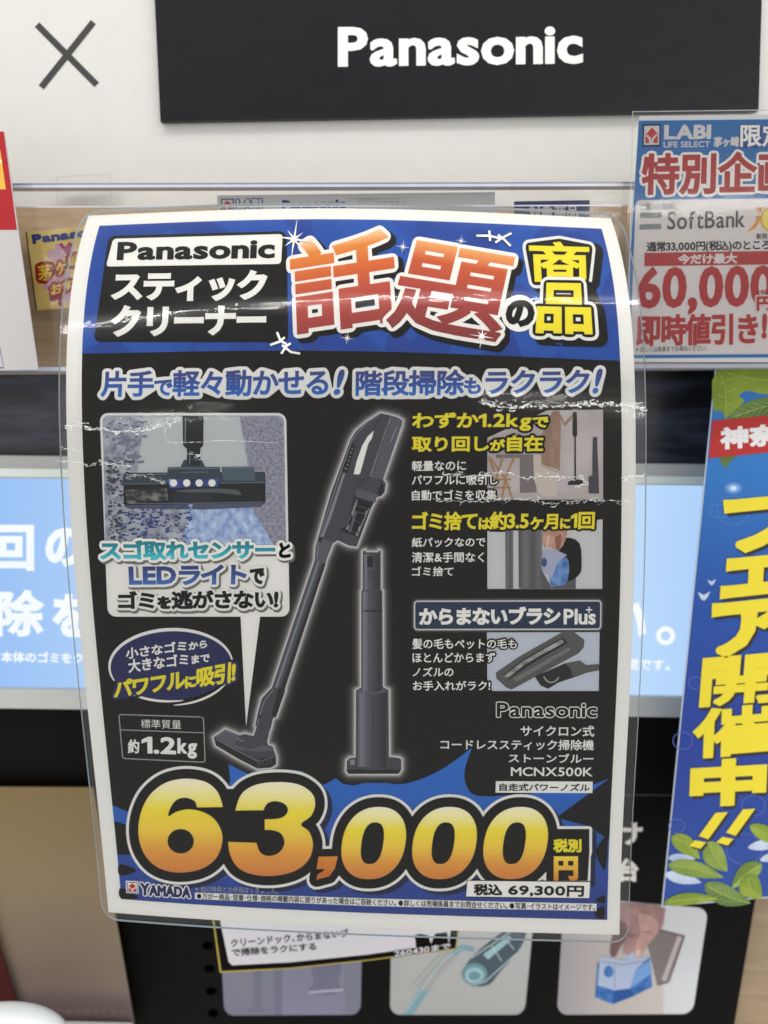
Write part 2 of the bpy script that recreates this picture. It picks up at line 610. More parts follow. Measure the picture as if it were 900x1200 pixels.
def text(name, sheet, segs, quad, mat, parent, layer, bold=0.0, by=None, outs=(), shear=0.0, track=1.0, rnd=False, drop=None, vfull=None):
    """lettering fitted into the four-cornered place quad (TL, TR, BR, BL); outs = [(radius, material, name)] outermost first"""
    if len(quad) == 4 and not isinstance(quad[0], (tuple, list)):
        x0, y0, x1, y1 = quad
        quad = [(x0, y0), (x1, y0), (x1, y1), (x0, y1)]
    TL, TR, BR, BL = [np.array(q, float) for q in quad]
    Wd = (np.linalg.norm(TR - TL) + np.linalg.norm(BR - BL)) / 2
    Hd = (np.linalg.norm(BL - TL) + np.linalg.norm(BR - TR)) / 2
    gs = layout(segs, track)
    gs = [([(x + shear * y, y) for x, y in V], T) for V, T in gs]
    xs = [v[0] for V, T in gs for v in V]; ys = [v[1] for V, T in gs for v in V]
    lo, hi = (min(xs), min(ys)), (max(xs), max(ys))
    if vfull:
        lo, hi = (lo[0], vfull[0]), (hi[0], vfull[1])
    sx = (Wd - 2 * bold) / (hi[0] - lo[0]); bv = by or bold
    sy = (Hd - 2 * bv) / (hi[1] - lo[1])
    loc = [([((x - lo[0]) * sx + bold, Hd - bv - (y - lo[1]) * sy) for x, y in V], T) for V, T in gs]
    def emit(nm, r, m, ly, par, dx=0.0, dy=0.0, round_=False):
        P, TT, J = [], [], []
        for i, (V, T) in enumerate(loc):
            if r > 0:
                ky = (r / by) if (by and nm == name) else 1.0
                V, T = dilate([(x, y * ky) for x, y in V], T, r, round_)
                V = [(x, y / ky) for x, y in V]
            b = len(P)
            P += [(x + dx, y + dy) for x, y in V]
            TT += [tuple(k + b for k in t) for t in T]
            J += [(i % 3) * 6e-6] * len(V)
        A = np.array(P)
        gr = np.stack([A[:, 0] / Wd, 1 - A[:, 1] / Hd], -1)
        s = (A[:, 0] / Wd)[:, None]; t = (A[:, 1] / Hd)[:, None]
        Q = (TL * (1 - s) + TR * s) * (1 - t) + (BL * (1 - s) + BR * s) * t
        return flat_mesh(nm, sheet, Q, TT, m, par, ly, gr, J)
    k = len(outs) + (1 if drop else 0)
    main = emit(name, bold, mat, layer + k, parent, 0, 0, rnd)
    j = layer
    if drop:
        emit('drop_shadow', bold + drop[0], drop[1], j, main, drop[2], drop[3], True); j += 1
    for q, o_ in enumerate(outs):
        emit('outline', bold + o_[0], o_[1], j + q, main, 0, 0, True)
    return main

def slab(name, sheet, pts, mat, parent, thick, layer=0, holes=(), back=True):
    """a board or card: printed front, real thickness behind it"""
    P, T = tess([pts] + list(holes))
    A = np.array(P, float)
    front = sheet.put(A[:, 0], A[:, 1], np.full(len(A), layer * LAYER))
    rear = sheet.put(A[:, 0], A[:, 1], np.full(len(A), layer * LAYER - thick))
    N = len(A)
    faces = []
    for f in T:
        a = sum(A[f[k]][0] * A[f[(k + 1) % 3]][1] - A[f[(k + 1) % 3]][0] * A[f[k]][1] for k in range(3))
        if abs(a) < 1e-9:
            continue
        f = list(f) if a < 0 else list(f)[::-1]
        faces.append(f); faces.append([i + N for i in f[::-1]])
    s = 0
    for lp in [pts] + list(holes):
        n = len(lp)
        ar = sum(lp[k][0] * lp[(k + 1) % n][1] - lp[(k + 1) % n][0] * lp[k][1] for k in range(n))
        flip = (ar < 0) == (lp is pts)
        for k in range(n):
            a, b = s + k, s + (k + 1) % n
            faces.append([a, b, b + N, a + N] if not flip else [b, a, a + N, b + N])
        s += n
    lo, hi = A.min(0), A.max(0)
    g = (A - lo) / (hi - lo); g = np.stack([g[:, 0], 1 - g[:, 1]], -1)
    return link_mesh(name, np.concatenate([front, rear]), faces, mat, parent, np.concatenate([A, A]), np.concatenate([g, g]))

def thing(name, sheet, at, label, cat, group=None, kind=None):
    p = sheet.put(np.array([float(at[0])]), np.array([float(at[1])]), np.zeros(1))[0]
    o = bpy.data.objects.new(name, None)
    COL.objects.link(o)
    o.empty_display_size = 0.02
    o.location = p.tolist()
    o['label'] = label; o['category'] = cat
    if group:
        o['group'] = group
    return o

def oval_pts(cx, cy, rx, ry, n=24):
    return [(cx + rx * math.cos(2 * math.pi * k / n), cy + ry * math.sin(2 * math.pi * k / n)) for k in range(n)]

def quad(x0, y0, x1, y1):
    return [(x0, y0), (x1, y0), (x1, y1), (x0, y1)]

# ------------------------------------------------------------------ the shelf wall behind everything
wallm = solid('wall_dark', (40, 38, 38), 0.8)
wp = Plane(0.50)
wall = slab('wall', wp, quad(-500, -400, 1400, 1600), wallm, None, 0.02)
wall['kind'] = 'structure'

# ------------------------------------------------------------------ header panel with the sign
HP = Plane(0.392)
PANELW = solid('panel_white', (213, 212, 208), 0.6, 0.3, 0.02, 3.0)
SIGNB = solid('sign_black', (18, 19, 25), 0.3, 0.22, 0.12, 2.0, 0.10, (2.0, 4.0))
CROSSG = ink('cross_grey', (70, 70, 70), 0.05)
header = thing('header_panel', HP, (450, 240), 'plain white header panel with a dark grey diagonal cross, along the top behind the signs', 'panel')
slab('panel_board', HP, quad(-420, -330, 1300, 380), PANELW, header, 0.012)
stroke('cross_mark', HP, [(43.5, 29), (113.5, 99.5)], 7.6, CROSSG, header, 2)
stroke('cross_mark', HP, [(109.5, 26), (48.5, 102.5)], 7.6, CROSSG, header, 3)
sign = thing('brand_sign', HP, (540, 140), 'black sign board with white brand lettering, fixed across the white header panel', 'sign')
SP_ = Plane(0.388)
slab('sign_board', SP_, [(178.5, -60), (188, 142.5), (889, 129.5), (894.5, -60)], SIGNB, sign, 0.003)
text('brand_lettering', SP_, 'Panasonic', [(396, 32), (683, 28), (683, 75), (396, 79)], ink('sign_white', (240, 239, 234), 0.02), sign, 3, bold=2.4, by=2.0)

# ------------------------------------------------------------------ wooden back board of the shelf
WB = Plane(0.374)
WOOD = wood('oak_board', (168, 142, 112), (192, 166, 134))
wb = thing('wooden_board', WB, (450, 430), 'pale oak board showing behind the clear card rail', 'board')
slab('board', WB, [(-300, 244), (1200, 240), (1200, 431), (-300, 440)], WOOD, wb, 0.008)

# ------------------------------------------------------------------ dark glossy strip, monitor, board below
GB = Plane(0.402)
GLOSS = solid('gloss_navy', (22, 26, 36), 0.30, 0.6, 0.25, 1.5, 0.5, (1.2, 6.0))
STREAK = mottled('gloss_painted_reflection', (10, 12, 20), (66, 72, 88), (0.8, 4.4), 6, 0.45, 0.74, rough=0.3, grain_amt=0.05, spec=0.5)  # lighter cloudy streaks are shop reflections painted into the colour
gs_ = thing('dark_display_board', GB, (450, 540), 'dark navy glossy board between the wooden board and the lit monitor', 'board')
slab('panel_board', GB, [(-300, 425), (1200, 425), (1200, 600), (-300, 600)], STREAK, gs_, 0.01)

MB_ = Plane(0.396)
MS = Plane(0.3962)
BEZ = solid('bezel_grey', (182, 182, 180), 0.4, 0.4, 0.03)
BEZL = solid('bezel_light', (232, 240, 232), 0.35, 0.4, 0.02)
mon = thing('monitor', MB_, (430, 838), 'lit monitor in a pale grey bezel showing white lettering on light blue', 'monitor')
outer = [(-300, 530), (1200, 549), (1200, 846), (-300, 826)]
inner = [(-300 + 40, 557.5), (1160, 572.5), (1160, 822), (-260, 804)]
slab('bezel', MB_, outer, BEZ, mon, 0.012, 0, holes=[inner])
poly('bezel_edge', MB_, [(-300, 545), (1200, 563), (1200, 572), (-300, 555)], BEZL, mon, 4)
SCR = glow('screen_light', [(0.0, (150, 190, 244)), (0.2, (156, 195, 246)), (0.3, (176, 210, 250)), (0.69, (192, 222, 254)), (0.76, (172, 208, 250)), (1.0, (160, 198, 246))], 1.0, 'X')
poly('screen', Plane(0.399), [(-300, 552), (1200, 566), (1200, 828), (-300, 812)], SCR, mon, 0)
SW = glow('screen_text_light', [(0, (244, 252, 255)), (1, (250, 254, 255))], 1.0)
LS = Plane(0.3985)
text('screen_lettering', LS, '回', [(-14, 615), (40, 615), (40, 669), (-14, 669)], SW, mon, 1, bold=2.2)
text('screen_lettering', LS, 'の', [(53, 618), (98, 618), (98, 664), (53, 664)], SW, mon, 1, bold=2.6)
text('screen_lettering', LS, '除', [(-5, 691), (51, 691), (51, 746), (-5, 746)], SW, mon, 1, bold=2.2)
text('screen_lettering', LS, 'を', [(62, 696), (106, 696), (106, 747), (62, 747)], SW, mon, 1, bold=2.6)
text('screen_lettering', LS, '本体のゴミをク', [(1, 763), (98, 765), (98, 778), (1, 776)], SW, mon, 1, bold=0.5)
text('screen_lettering', LS, 'い', [(716, 704), (757, 705), (757, 754), (716, 753)], SW, mon, 1, bold=2.8)
poly('screen_lettering', LS, oval_pts(780, 745, 11.2, 11.2), SW, mon, 1, holes=[oval_pts(780, 745, 5.4, 5.4)])
text('screen_lettering', LS, '間です。', [(734, 772), (785, 773), (785, 786), (734, 785)], SW, mon, 1, bold=0.4)

PB = Plane(0.405)
BLK = solid('board_black', (9, 8, 7), 0.5, 0.08, 0.2, 3.0)
def hole(cx, cy): return oval_pts(cx, cy, 6.6, 5.0, 14)
holes_at = [(243.5, 1108), (245.5, 1135), (247.5, 1161.5), (250, 1187.5), (252.5, 1214), (241.5, 1081), (239.5, 1054)]
pb_ = thing('peg_board', PB, (600, 1190), 'black peg board with round holes and three rounded product pictures', 'board')
slab('board', PB, [(-300, 815), (930, 820), (925, 835), (884, 1062), (858, 1216), (835, 1400), (-300, 1400)], BLK, pb_, 0.006, 0, holes=[hole(*h) for h in holes_at])
TXT = ink('board_lettering_white', (226, 222, 214), 0.03)
text('lettering', PB, 'け', [(718, 964), (753, 964), (753, 990), (718, 990)], TXT, pb_, 2, bold=1.3)
text('lettering', PB, '台', [(724, 1006), (748, 1006), (748, 1033), (724, 1033)], TXT, pb_, 2, bold=1.2)
stroke('seam_line', PB, [(560, 930), (920, 933)], 1.4, ink('seam_grey', (72, 70, 70), 0.05), pb_, 2)
# pictures on the board, inks darkened to suggest the weaker light down here
PIC1 = ramp_ink('picture_lilac', [(0, (116, 116, 132)), (0.6, (126, 127, 142)), (1, (132, 132, 146))])
pic = poly('product_picture', PB, rquad([(254, 1010), (426, 1010), (422.5, 1189), (263, 1190)], 12), PIC1, pb_, 2)
LIL = ink('picture_lilac_dark', (112, 112, 132), 0.05); LIL2 = ink('picture_lilac_light', (168, 168, 184), 0.05)
poly('picture_pipe', PB, [(297, 1120), (308, 1120), (306, 1178), (312, 1186), (288, 1186), (297, 1178)], LIL, pic, 3)
poly('picture_pipe', PB, [(321, 1120), (331, 1120), (331, 1189), (322, 1189)], LIL, pic, 3)
poly('picture_case', PB, [(331, 1110), (404, 1110), (404, 1189), (331, 1189)], ink('picture_lilac_mid', (128, 128, 148), 0.05), pic, 3)
poly('picture_nozzle', PB, smooth_loop([(366, 1128), (398, 1126), (397, 1152), (402, 1160), (384, 1166), (362, 1162), (368, 1150)], 4), LIL, pic, 4)
poly('picture_nozzle', PB, [(362, 1161), (402, 1158), (402, 1161), (362, 1164)], LIL2, pic, 5)
PIC2 = ramp_ink('picture_pale', [(0, (164, 164, 162)), (1, (178, 179, 180))])
pic = poly('product_picture', PB, rquad([(459, 1060), (627, 1060), (614.5, 1189), (457, 1189)], 12), PIC2, pb_, 2)
TUBE = ink('tube_teal', (120, 156, 166), 0.08); TUBEG = ink('tube_grey', (160, 160, 160), 0.06)
poly('picture_tube', PB, [(472, 1189), (484, 1189), (520, 1135), (542, 1113), (556, 1115), (555, 1109), (540, 1107), (512, 1128)], TUBE, pic, 3)
poly('picture_tube', PB, [(482, 1154), (500, 1162), (535, 1120), (520, 1112)], TUBEG, pic, 4)
poly('picture_cup', PB, smooth_loop([(543, 1140), (556, 1118), (600, 1085), (616, 1090), (610, 1110), (585, 1140), (572, 1154), (552, 1154)], 4), ink('cup_slate', (74, 88, 98), 0.12), pic, 4)
poly('picture_cup', PB, oval_pts(556, 1141, 15, 13), ink('cup_teal', (104, 142, 150), 0.15), pic, 5)
poly('picture_cup', PB, oval_pts(556, 1142, 11, 9), ink('cup_pale', (150, 184, 190), 0.15), pic, 6)
poly('picture_cup', PB, oval_pts(556, 1143, 7, 5), ink('cup_teal', (104, 142, 150), 0.15), pic, 7)
poly('picture_cup', PB, [(566, 1118), (596, 1096), (600, 1100), (572, 1124)], ink('cup_pale', (150, 184, 190), 0.15), pic, 6)
for pts, w_ in (([(552, 1122), (600, 1090)], 1.0), ([(568, 1150), (606, 1116)], 1.0), ([(545, 1146), (556, 1153), (568, 1150)], 0.9), ([(575, 1106), (588, 1126)], 0.8), ([(590, 1096), (602, 1112)], 0.8)):
    stroke('cup_line', PB, pts, w_, ink('cup_white', (196, 214, 218), 0.06), pic, 8)
stroke('tube_line', PB, [(474, 1187), (520, 1124), (542, 1110)], 1.0, ink('tube_white', (176, 202, 208), 0.06), pic, 5)
stroke('tube_line', PB, [(484, 1156), (522, 1114)], 1.0, ink('tube_pale', (190, 190, 190), 0.06), pic, 5)
PIC3 = ramp_ink('picture_warm', [(0.0, (150, 146, 152)), (0.35, (176, 168, 164)), (0.7, (186, 178, 172)), (0.72, (196, 198, 202)), (1.0, (200, 202, 206))], 'X')
pic = poly('product_picture', PB, rquad([(661, 1050), (830, 1064.5), (811.5, 1188), (652.5, 1189)], 13), PIC3, pb_, 2)
poly('picture_frame', PB, [(772, 1088), (803, 1096), (800, 1104), (782, 1152), (770, 1155), (762, 1120), (756, 1100)], ink('case_brown', (122, 112, 110), 0.08), pic, 3)
poly('picture_frame', PB, [(794, 1096), (799, 1098), (780, 1150), (775, 1148)], ink('case_light', (176, 168, 166), 0.08), pic, 4)
BAGB = mottled('bag_print', (34, 78, 146), (74, 124, 190), (9, 9), 3, 0.3, 0.7)
bag = poly('picture_bag', PB, [(700, 1128), (762, 1122), (764, 1156), (744, 1166), (718, 1176.5), (697, 1168)], BAGB, pic, 5)
poly('picture_bag_card', PB, [(703, 1120), (732, 1125), (762, 1120), (745, 1136), (738, 1158), (720, 1160), (700, 1154)], ink('card_white', (166, 178, 204), 0.08), bag, 6)
poly('picture_bag_mark', PB, oval_pts(713, 1138, 5.5, 7), BAGB, bag, 7)
poly('picture_bag_card', PB, [(732, 1112), (750, 1116), (748, 1124), (730, 1123)], ink('card_white', (166, 178, 204), 0.08), bag, 7)
SK2 = mottled('skin_shade', (112, 84, 84), (172, 136, 132), (3, 3), 2, 0.3, 0.7)
SKD = mottled('skin_dark', (84, 60, 62), (122, 90, 88), (3, 3), 2, 0.3, 0.7); SKL = mottled('skin_light', (158, 122, 116), (190, 154, 146), (3, 3), 2, 0.3, 0.7)
hand = poly('picture_hand', PB, smooth_loop([(700, 1060), (772, 1060), (778, 1074), (774, 1088), (764, 1100), (748, 1104), (728, 1098), (708, 1080)], 4), SK2, pic, 8)
poly('finger', PB, smooth_loop([(748, 1070), (768, 1076), (770, 1092), (758, 1108), (750, 1121), (744, 1120), (744, 1106), (750, 1092)], 4), SKL, hand, 10)
poly('finger', PB, smooth_loop([(730, 1076), (748, 1080), (748, 1098), (742, 1112), (736, 1119), (730, 1114), (732, 1098)], 4), SK2, hand, 9)
poly('finger', PB, smooth_loop([(712, 1078), (732, 1080), (734, 1096), (726, 1110), (721, 1120), (715, 1118), (716, 1104), (718, 1092)], 4), SKD, hand, 11)
poly('fingernail', PB, smooth_loop([(745, 1113), (750, 1112), (749, 1119), (745, 1119)], 3), ink('nail_print', (206, 176, 170), 0.05), hand, 12)
stroke('knuckle_crease', PB, [(751, 1090), (758, 1092), (763, 1091)], 0.8, SKD, hand, 12)
stroke('knuckle_crease', PB, [(734, 1094), (740, 1096), (745, 1095)], 0.8, SKD, hand, 12)
poly('bag_fold', PB, [(738, 1158), (745, 1136), (762, 1123), (763, 1140), (750, 1150)], ink('bag_fold_pale', (112, 152, 204), 0.1), pic, 8)
poly('bag_fold', PB, [(718, 1176), (720, 1160), (738, 1158), (744, 1166)], ink('bag_fold_deep', (40, 82, 146), 0.1), pic, 8)
stroke('card_line', PB, [(704, 1126), (731, 1130), (760, 1125)], 0.7, LIL, pic, 8)
stroke('card_line', PB, [(720, 1130), (720, 1158)], 0.6, LIL, pic, 8)
stroke('case_rim', PB, [(757, 1101), (772, 1090), (802, 1097), (784, 1150), (771, 1154)], 1.2, ink('case_edge', (92, 84, 82), 0.08), pic, 5)
# ------------------------------------------------------------------ beige poster, red card, white things low on the left
BG_ = Plane(0.398)
BEI = ramp_ink('beige_print', [(0.0, (106, 91, 92)), (0.14, (108, 93, 92)), (0.2, (128, 112, 102)), (0.6, (130, 113, 88)), (1.0, (120, 102, 66))], amount=0.03)
bp_ = thing('beige_poster', BG_, (80, 1200), 'plain beige brown poster hanging low on the left over the black board', 'poster')
slab('paper', BG_, [(-300, 921), (109, 923), (160, 1214), (-300, 1210)], BEI, bp_, 0.0008)
text('small_print', BG_, 'により効果は異なります。', [(36, 1181), (152, 1184), (152, 1191), (36, 1189)], ink('print_dim', (140, 122, 112), 0.03), bp_, 2)
RC = Plane(0.394)
rc = thing('dark_red_card', RC, (0, 1200), 'dark red card at the lower left edge beside the beige poster', 'card')
slab('card', RC, [(-200, 900), (-22, 1040), (0, 1113), (21, 1180), (34, 1225), (-200, 1240)], ink('red_dark', (76, 28, 26), 0.1), rc, 0.0008)
SHW = solid('shelf_white', (214, 216, 218), 0.45, 0.4, 0.03)
bmh = bmesh.new()
sh_ = Plane(0.37)
pz = Plane(0.394).put(np.array([110.0]), np.array([1197.5]), np.zeros(1))[0]
shelf = thing('white_shelf', sh_, (100, 1199), 'white shelf front edge along the bottom left corner', 'shelf')
def box(name, lo, hi, mat, parent):
    x0, y0, z0 = lo; x1, y1, z1 = hi
    v = [(x0, y0, z0), (x1, y0, z0), (x1, y1, z0), (x0, y1, z0), (x0, y0, z1), (x1, y0, z1), (x1, y1, z1), (x0, y1, z1)]
    f = [(0, 3, 2, 1), (4, 5, 6, 7), (0, 1, 5, 4), (1, 2, 6, 5), (2, 3, 7, 6), (3, 0, 4, 7)]
    px = [(a * 100, b * 100 + c * 100) for a, b, c in v]
    return link_mesh(name, v, f, mat, parent, np.array(px), np.array(px))
box('shelf_board', (pz[0] - 0.5, 0.345, pz[2] - 0.018), (pz[0] + 0.021, 0.394, pz[2]), SHW, shelf)
blk = thing('white_box', sh_, (30, 1190), 'small white block standing behind the white dome in the bottom left corner', 'box')
q = sh_.put(np.array([4.0, 48.0]), np.array([1183.0, 1183.0]), np.zeros(2))
box('body', (q[0][0], 0.356, pz[2]), (q[1][0], 0.37, q[1][2]), SHW, blk)
DM = Plane(0.335)
c0 = DM.put(np.array([-2.0]), np.array([1236.0]), np.zeros(1))[0]
dome = thing('white_dome', DM, (-14, 1224), 'smooth white dome cut by the bottom left corner', 'product')
V_, F_ = [], []
NR, NS = 12, 40
rx = 0.029; rz = 0.0155
for i in range(NR + 1):
    a = math.pi / 2 * i / NR
    for k in range(NS):
        t = 2 * math.pi * k / NS
        V_.append((c0[0] + rx * math.cos(a) ** 0.8 * math.cos(t), c0[1] + 0.011 + 0.011 * math.cos(a) ** .8 * math.sin(t), c0[2] + rz * math.sin(a)))
for i in range(NR):
    for k in range(NS):
        F_.append((i * NS + k, i * NS + (k + 1) % NS, (i + 1) * NS + (k + 1) % NS, (i + 1) * NS + k))
link_mesh('shell', V_, F_, solid('plastic_white', (232, 236, 236), 0.3, 0.5, 0.01), dome, np.array([(v[0] * 100, v[2] * 100) for v in V_]), np.array([(v[0], v[2]) for v in V_]), smooth=True)
link_mesh('base', [(c0[0] + rx * math.cos(t) * 1.0, c0[1] + .011 + 0.011 * math.sin(t), z) for z in (c0[2], c0[2] - 0.02) for t in np.linspace(0, 2 * math.pi, 40, endpoint=False)],
          [(k, 40 + k, 40 + (k + 1) % 40, (k + 1) % 40) for k in range(40)], solid('plastic_white', (232, 236, 236)), dome, np.zeros((80, 2)), np.zeros((80, 2)))
WR = Plane(0.412)
wr = thing('oak_display_board', WR, (890, 1180), 'oak board at the lower right corner beside the black peg board', 'board')
slab('board', WR, quad(760, 900, 1200, 1400), wood('oak_dark', (138, 116, 92), (164, 140, 112)), wr, 0.008)

# ------------------------------------------------------------------ clear card rail and the cards in it
CLEAR = clear_film('clear_plastic', rough=0.10, bump=0.18, scale=(0.6, 2.2), fine=0.05, dist=0.003)
RP = Plane(0.352)
rail = thing('card_rail', RP, (450, 436), 'clear plastic card rail running across the shelf front', 'card holder')
rails = [(-300, 216), (1200, 212.5), (1200, 429.5), (-300, 437)]
flat_mesh('clear_front', RP, *tess([rails]), CLEAR, rail, 0)
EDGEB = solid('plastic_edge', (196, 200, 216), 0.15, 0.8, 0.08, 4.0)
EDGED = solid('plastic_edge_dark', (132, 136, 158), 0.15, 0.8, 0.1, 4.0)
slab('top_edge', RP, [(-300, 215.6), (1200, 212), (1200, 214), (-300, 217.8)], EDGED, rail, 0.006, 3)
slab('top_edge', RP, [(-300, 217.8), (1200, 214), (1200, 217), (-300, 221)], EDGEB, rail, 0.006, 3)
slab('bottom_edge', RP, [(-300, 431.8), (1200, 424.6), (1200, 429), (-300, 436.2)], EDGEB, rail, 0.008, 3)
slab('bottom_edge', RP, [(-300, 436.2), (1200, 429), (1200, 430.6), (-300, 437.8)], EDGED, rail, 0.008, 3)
stroke('inner_ridge', RP, [(-300, 243.5), (1200, 239.5)], 1.6, EDGEB, rail, 2)
tabp = Plane(0.386)
tab = thing('clear_tab', tabp, (98, 215), 'small clear rounded tab stuck on the white header panel above the rail', 'tab')
ro = rquad([(66, 207.5), (129, 204), (131, 240), (68, 242)], 4)
flat_mesh('tab_film', tabp, *tess([ro]), CLEAR, tab, 0)
poly('tab_edge', tabp, ribbon(ro + [ro[0]], 0.9), solid('tab_grey', (186, 186, 184), 0.3), tab, 1)

CP = Plane(0.359)
WCARD = ink('card_grey_white', (214, 213, 213), 0.02)
BLUEL = ink('logo_blue', (44, 62, 138), 0.06)
c1 = thing('price_card', CP, (420, 300), 'white price card with small red and blue shop mark, behind the big poster top', 'card')
slab('card', CP, [(254.5, 229), (580, 225), (581, 400), (256, 404)], WCARD, c1, 0.0005)
def shop_mark(sheet, quad_, parent, layer, size_note=None):
    W_ = lambda pts: warp(pts, quad_)
    m = poly('shop_logo', sheet, W_(quad(0, 0, 1, 1)), NAVY, parent, layer)
    poly('logo_field', sheet, W_(quad(.09, .09, .91, .91)), WCARD, m, layer + 1)
    poly('logo_frame', sheet, W_(quad(.16, .16, .84, .84)), REDL, m, layer + 2)
    poly('logo_branch', sheet, W_([(.18, .52), (.27, .47), (.46, .62), (.46, .84), (.36, .84), (.36, .68)]), WCARD, m, layer + 3)
    poly('logo_branch', sheet, W_([(.82, .5), (.74, .45), (.52, .62), (.46, .84), (.58, .84), (.6, .68)]), WCARD, m, layer + 4)
    poly('logo_corner', sheet, W_([(.16, .16), (.5, .16), (.16, .48)]), WCARD, m, layer + 3)
    poly('logo_corner', sheet, W_([(.84, .16), (.5, .16), (.84, .46)]), WCARD, m, layer + 4)
    return m
REDL = ink('logo_red_small', (192, 52, 48), 0.06)
shop_mark(CP, [(259, 233), (274, 232.8), (274, 248), (259, 248.2)], c1, 2)
text('logo_lettering', CP, 'LABI', [(277, 233.5), (307, 233), (307, 244.5), (277, 245)], WCARD, c1, 3, bold=0.9, outs=[(1.2, BLUEL)])
text('brand_lettering', CP, 'Panasonic', [(330.5, 234.5), (405, 233), (405, 244.5), (330.5, 246)], BLUEL, c1, 2, bold=0.9)
for y_, x0_, x1_ in ((234, 420, 468), (237.5, 420, 476)):
    text('small_print', CP, '対象商品はこちらから' if y_ == 234 else '詳しくは売場まで', [(x0_, y_ - 1.6), (x1_, y_ - 2), (x1_, y_ + 1), (x0_, y_ + 1.4)], GREYINK, c1, 2)
poly('notice_box', CP, ribbon([(408, 232.6), (477, 231.8), (477, 241), (408, 242), (408, 232.6)], 0.6), GREYINK, c1, 2)
c2 = thing('product_card', CP, (640, 330), 'dark purple card with white lettering, peeking above the poster in the rail', 'card')
slab('card', CP, [(602.5, 236), (691, 234.5), (692, 400), (604, 402)], ink('card_purple', (58, 64, 112), 0.06), c2, 0.0005)
text('lettering', CP, '対象商品', [(619.5, 241), (677.5, 240), (677.5, 255.5), (619.5, 256.5)], WCARD, c2, 2, bold=0.5)

YP = Plane(0.3555)
st_ = thing('flower_sticker', YP, (60, 365), 'pale yellow sticker with purple petals and red outlined lettering, left of the poster', 'sticker')
CREAM = mottled('sticker_cream', (224, 194, 104), (240, 218, 142), (4, 4), 3, 0.35, 0.65, grain_amt=0.04)
slab('sticker_paper', YP, [(31, 272), (150, 260), (150, 356), (43, 363.5)], CREAM, st_, 0.0005)
stroke('sticker_edge', YP, [(30.6, 272), (42.6, 363.5)], 1.6, ink('edge_olive', (70, 66, 50), 0.1), st_, 1)
text('brand_lettering', YP, 'Panasonic', [(37, 275), (128, 264), (128, 274), (38.5, 286.5)], BLUEL, st_, 3, bold=1.0)
def z1(pts): return [(20 + x / 9.0, 260 + y / 9.0) for x, y in pts]
PET = ink('petal_pink', (206, 168, 186), 0.05); PETD = ink('petal_magenta', (158, 50, 104), 0.06)
poly('petal', YP, z1([(325, 300), (400, 290), (410, 225), (500, 250), (520, 330), (480, 420), (330, 400)]), PET, st_, 2)
poly('petal', YP, z1([(260, 690), (420, 560), (560, 520), (560, 640), (330, 720)]), PET, st_, 2)
poly('petal', YP, z1([(480, 760), (640, 700), (620, 840), (520, 860)]), PET, st_, 2)
poly('petal', YP, z1([(440, 235), (470, 220), (510, 265), (555, 210), (600, 250), (570, 330), (520, 340)]), PETD, st_, 3)
poly('petal', YP, z1([(340, 760), (480, 760), (470, 850), (485, 890), (440, 890), (430, 820), (380, 840), (345, 830)]), PETD, st_, 3)
REDO = ink('outline_red', (160, 26, 34), 0.06); YEL2 = ink('sticker_yellow', (238, 206, 60), 0.05)
text('lettering', YP, '茅', [(44, 311), (61, 309), (62, 328), (46, 330)], YEL2, st_, 4, bold=0.4, outs=[(3.6, REDO)])
text('lettering', YP, 'ケ', [(66, 308), (78, 306), (78, 321), (66, 323)], YEL2, st_, 4, bold=0.5, outs=[(3.4, REDO)])
text('lettering', YP, '崎', [(80, 299), (96, 297), (96, 312), (80, 314)], YEL2, st_, 4, bold=0.3, outs=[(3.4, REDO)])
text('lettering', YP, 'おす', [(59, 335), (86, 327), (87, 338), (61, 347)], YEL2, st_, 4, bold=0.4, outs=[(3.4, REDO)])

LP = Plane(0.341)
lc = thing('red_white_card', LP, (10, 430), 'large white card with a red band and orange box on top, at the left edge', 'card')
slab('card', LP, [(-160, 150), (4.5, 154), (45, 433), (-160, 438)], ink('card_warm_white', (190, 187, 187), 0.02), lc, 0.0006)
poly('red_band', LP, [(-160, 150.2), (4.4, 154.2), (20, 269.5), (-160, 270)], ink('band_red', (168, 44, 50), 0.05), lc, 1)
poly('orange_box', LP, [(-140, 160), (0.5, 176), (7, 222), (-140, 222)], ink('box_orange', (236, 178, 74), 0.05), lc, 2)
poly('blue_frame', LP, ribbon([(-6, 380), (4.5, 431), (-100, 433)], 1.2), ink('frame_blue', (50, 70, 140), 0.05), lc, 2)
text('orange_lettering', LP, 'る', [(-14, 183), (2, 183), (3, 193), (-13, 193)], ink('letter_cream', (246, 226, 170), 0.03), lc, 3, bold=1.2)

# ------------------------------------------------------------------ promotion poster in a clear sleeve, right
PP = Plane(0.343)
PBL = ink('promo_blue', (38, 112, 176), 0.06); PRED = ink('promo_red', (176, 48, 48), 0.05)
PGREY = ink('promo_panel', (218, 212, 212), 0.02)
pr_ = thing('promo_poster', PP, (820, 425), 'blue and white sale poster with red 60,000 lettering in a clear sleeve, upper right', 'poster')
slab('paper', PP, [(749.5, 136), (1060, 132), (1060, 425), (729, 424)], ink('paper_cool', (226, 228, 230), 0.02), pr_, 0.0005)
poly('blue_ground', PP, [(748.5, 141.5), (1056, 138), (1056, 418), (731, 420)], PBL, pr_, 1)
poly('sleeve_edge', PP, ribbon([(735, 428), (741, 131.5), (1060, 127.5)], 1.1), EDGEB, pr_, 10)
flat_mesh('clear_sleeve', PP, *tess([[(740.5, 130.5), (1064, 126), (1064, 428), (727, 428)]]), clear_film('sleeve_film', rough=0.05, bump=0.03, scale=(1.0, 2.0), fine=0.03, haze=0.2), pr_, 11)
poly('white_panel', PP, rquad([(745, 234.5), (1050, 231), (1050, 414), (738, 416)], 6), PGREY, pr_, 2)
